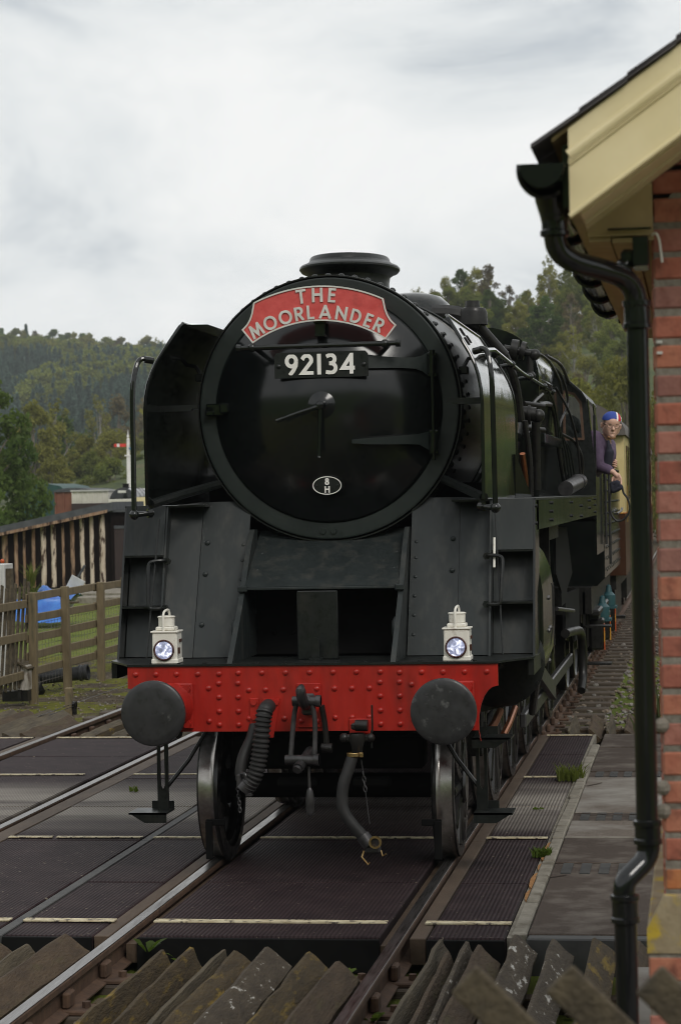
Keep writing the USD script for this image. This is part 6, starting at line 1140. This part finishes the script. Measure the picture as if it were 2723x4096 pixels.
crest = [('olive', -32.6, 300, 30.0, .9), ('bright', -30.6, 296, 31.2, .5), ('deep', -28.6, 300, 32.6, .8), ('olive', -25.8, 290, 31.8, .9), ('russet', -23.6, 282, 31.4, 1.0), ('russet', -21.4, 290, 29.4, 1.0), ('birch', -14.5, 262, 30.6, .8), ('birch', -15.4, 266, 28.6, .8), ('mid', -12.8, 270, 29.5, .7), ('deep', -10.0, 270, 31.0, .7), ('olive', -36.0, 300, 28.2, .9), ('mid', -39, 300, 27.5, .9)]
for i, (k, x, y, top, w) in enumerate(crest): plant(k, x, y, top, zr(x, y), w, '%s on the valley skyline, %s from the left' % (WORD[k], ORD[(2, 3, 4, 5, 6, 7, 9, 8, 10, 11, 1, 0)[i]]), G2)
rt = random.Random(3); kinds = ['mid', 'olive', 'russet', 'deep', 'mid', 'mid', 'birch', 'bright', 'mid']; spots = []
ROWS = (286, 268, 252, 236, 220, 205, 190, 175, 160, 146, 132, 118, 104, 92)
for row, yv in enumerate(ROWS):
    xa, xb = -33*(yv/300)**.6-2, -1.2-(yv-90)*.018; m_ = int((xb-xa)/(2.1+yv*.0035)); seen = {}
    for q in range(m_):
        x, y = xa+(xb-xa)*(q+rt.uniform(.2, .8))/m_, yv+rt.uniform(-7, 7); k = kinds[rt.randrange(len(kinds))]
        if row > 10 and k in ('russet', 'birch'): k = 'bright'
        n_k = seen[k] = seen.get(k, 0)+1
        zg = zr(x, y); h = rt.uniform(4.2, 6.4)*(1.3 if k == 'birch' else 1)
        plant(k, x, y, zg+h, zg, rt.uniform(.85, 1.15), '%s, %s such from the left, %s row below the valley skyline' % (WORD[k], ORD[n_k-1], ORD[row]), G2)
for lab, k, x, y, h, w in (('broad yellow green willow right behind the fireman\'s head', 'bright', -.9, 96, 8.3, .75), ('yellow green willow beside the drainpipe', 'bright', 1.4, 100, 7.6, .8), ('yellow green willow above the cab roof edge', 'bright', -3.6, 108, 8.0, .7)): plant(k, x, y, h, 0, w, lab, G2)
for i in range(34):      # the right-hand valley side, seen mirrored in the paintwork
    x, y = rt.uniform(9, 46), rt.uniform(4, 130); zg = zr(x, y); k = rt.choice(['mid', 'olive', 'bright', 'deep', 'bush']); plant(k, x, y, zg+rt.uniform(4, 8)*(.5 if k == 'bush' else 1), zg, 1.2, '%s, %s such on the bank right of the railway' % (WORD[k], nth('b'+k)), 'trees on the bank right of the railway')
for i in range(72):
    x = -228+i*1.24+rt.uniform(-.6, .6); y = 705+rt.uniform(-14, 10); zg = float(hz_left(np.array(x), np.array(y))); k = rt.choice(['olive', 'mid', 'russet', 'birch', 'russet', 'deep'] if i > 45 else ['mid', 'olive', 'deep', 'bright', 'russet'])
    h = rt.uniform(8.5, 12.0); plant(k, x, y, zg+h, zg-1, rt.uniform(.85, 1.15), '%s, %s such from the left on the far left skyline' % (WORD[k], nth(k)), G3)
plant('pine', -206.5, 700, 59.0, float(hz_left(np.array(-206.5), np.array(700.)))-2, 1.3, 'dark pointed conifer standing out on the far left skyline', G3)
# the plantation on the far hill: one mass
N_ = 5200; yy = rg.uniform(300, 715, N_); xx = rg.uniform(-.345, -.135, N_)*(yy+14)+3; zz_ = hz_left(xx, yy)
def pine_mesh(seed, W_=3.0, H_=8.0, n=330):
    r = np.random.default_rng(seed); h = r.random(n)**.75; z = H_*(.08+.92*h); rad = W_/2*(1.02-h)*(.75+.25*np.sin(z/H_*50))*r.uniform(.5, 1.05, n); a = r.uniform(0, 2*PI, n)
    return leaves(np.stack([np.cos(a)*rad, np.sin(a)*rad, z-rad*.25], 1), .42, r, .5)
def round_mesh(seed, n=420):
    r = np.random.default_rng(seed); l = [(np.array([r.uniform(-1.2, 1.2), r.uniform(-1.2, 1.2), r.uniform(2.5, 6)]), (1.6, 1.6, 1.5)) for _ in range(6)]
    return leaves(crown_points(l, n, r, .5), .42, r)
band = meshkit.noise(np.stack([xx*.02, yy*.012, yy*0], -1), 4); up = (zz_ > 37+6*band)
idx = np.where(up, rg.integers(3, 6, N_), np.where(band > .70, rg.integers(2, 4, N_), np.where(band > .35, rg.integers(1, 3, N_), rg.integers(0, 2, N_))))
s_ = rg.uniform(.75, 1.15, N_)*np.where(up, 1.15, 1.0)
pinst('plantation', 'dense far off plantation of blue green conifers covering the left hill', 'wood', [('conifer', pine_mesh(1), 'leaf_pine', False), ('conifer', pine_mesh(2), 'leaf_bluepine', False), ('conifer', pine_mesh(3, 3.4), 'leaf_bluepine', False), ('broadleaf', round_mesh(4), 'leaf_mid', False), ('broadleaf', round_mesh(5), 'leaf_deep', False), ('broadleaf', round_mesh(6), 'leaf_olive', False)],
      np.stack([xx, yy, zz_-.5], 1), rg.uniform(0, 6.28, N_), np.stack([s_*1.1, s_*1.1, s_], 1), idx)

# thin valley haze that pales the far hill
bxh = bx(-960, 960, -260, 1600, -4.5, 74)
MATS['haze'] = usdkit.material(stage, '/World/Looks/haze', {'v': ('principled_volume', {'color': (.93, .97, 1.0), 'density': .0002, 'anisotropy': .2})}, [], volume='v.volume')
obj('haze', bxh, 'haze', None, 'faint pale haze in the valley air', 'haze', kind='stuff', smooth=False)
# mixed woodland over the rest of the valley sides: one mass
def wood(n, x0, x1, y0, y1, fn):
    x, y = rg.uniform(x0, x1, n), rg.uniform(y0, y1, n); return np.stack([x, y, fn(x, y)-.8], 1)
pts_ = np.vstack([wood(520, -92, -37, 135, 320, hz_right), wood(1500, 4, 150, 120, 330, hz_right), wood(420, 14, 90, 10, 120, hz_right), wood(900, -330, -128, -60, 278, lambda x, y: 34*sm(-115, -190, x)-1.5), wood(700, -130, -70, 330, 600, hz_left)])
rr_ = (pts_[:, 0]-2.36)/(pts_[:, 1]+14); pts_ = pts_[(pts_[:, 0] > 3) | (rr_ < -.36) | ((rr_ > -.225) & (rr_ < -.125))]; sw_ = rg.uniform(.7, 1.15, len(pts_))
pinst('woodland', 'mixed broadleaved woodland covering the valley sides', 'wood', [('broadleaf', round_mesh(14), 'leaf_mid', False), ('broadleaf', round_mesh(15), 'leaf_deep', False), ('broadleaf', round_mesh(16), 'leaf_olive', False)],
      pts_, rg.uniform(0, 6.28, len(pts_)), np.stack([sw_*1.15, sw_*1.15, sw_], 1), rg.integers(0, 3, len(pts_)))
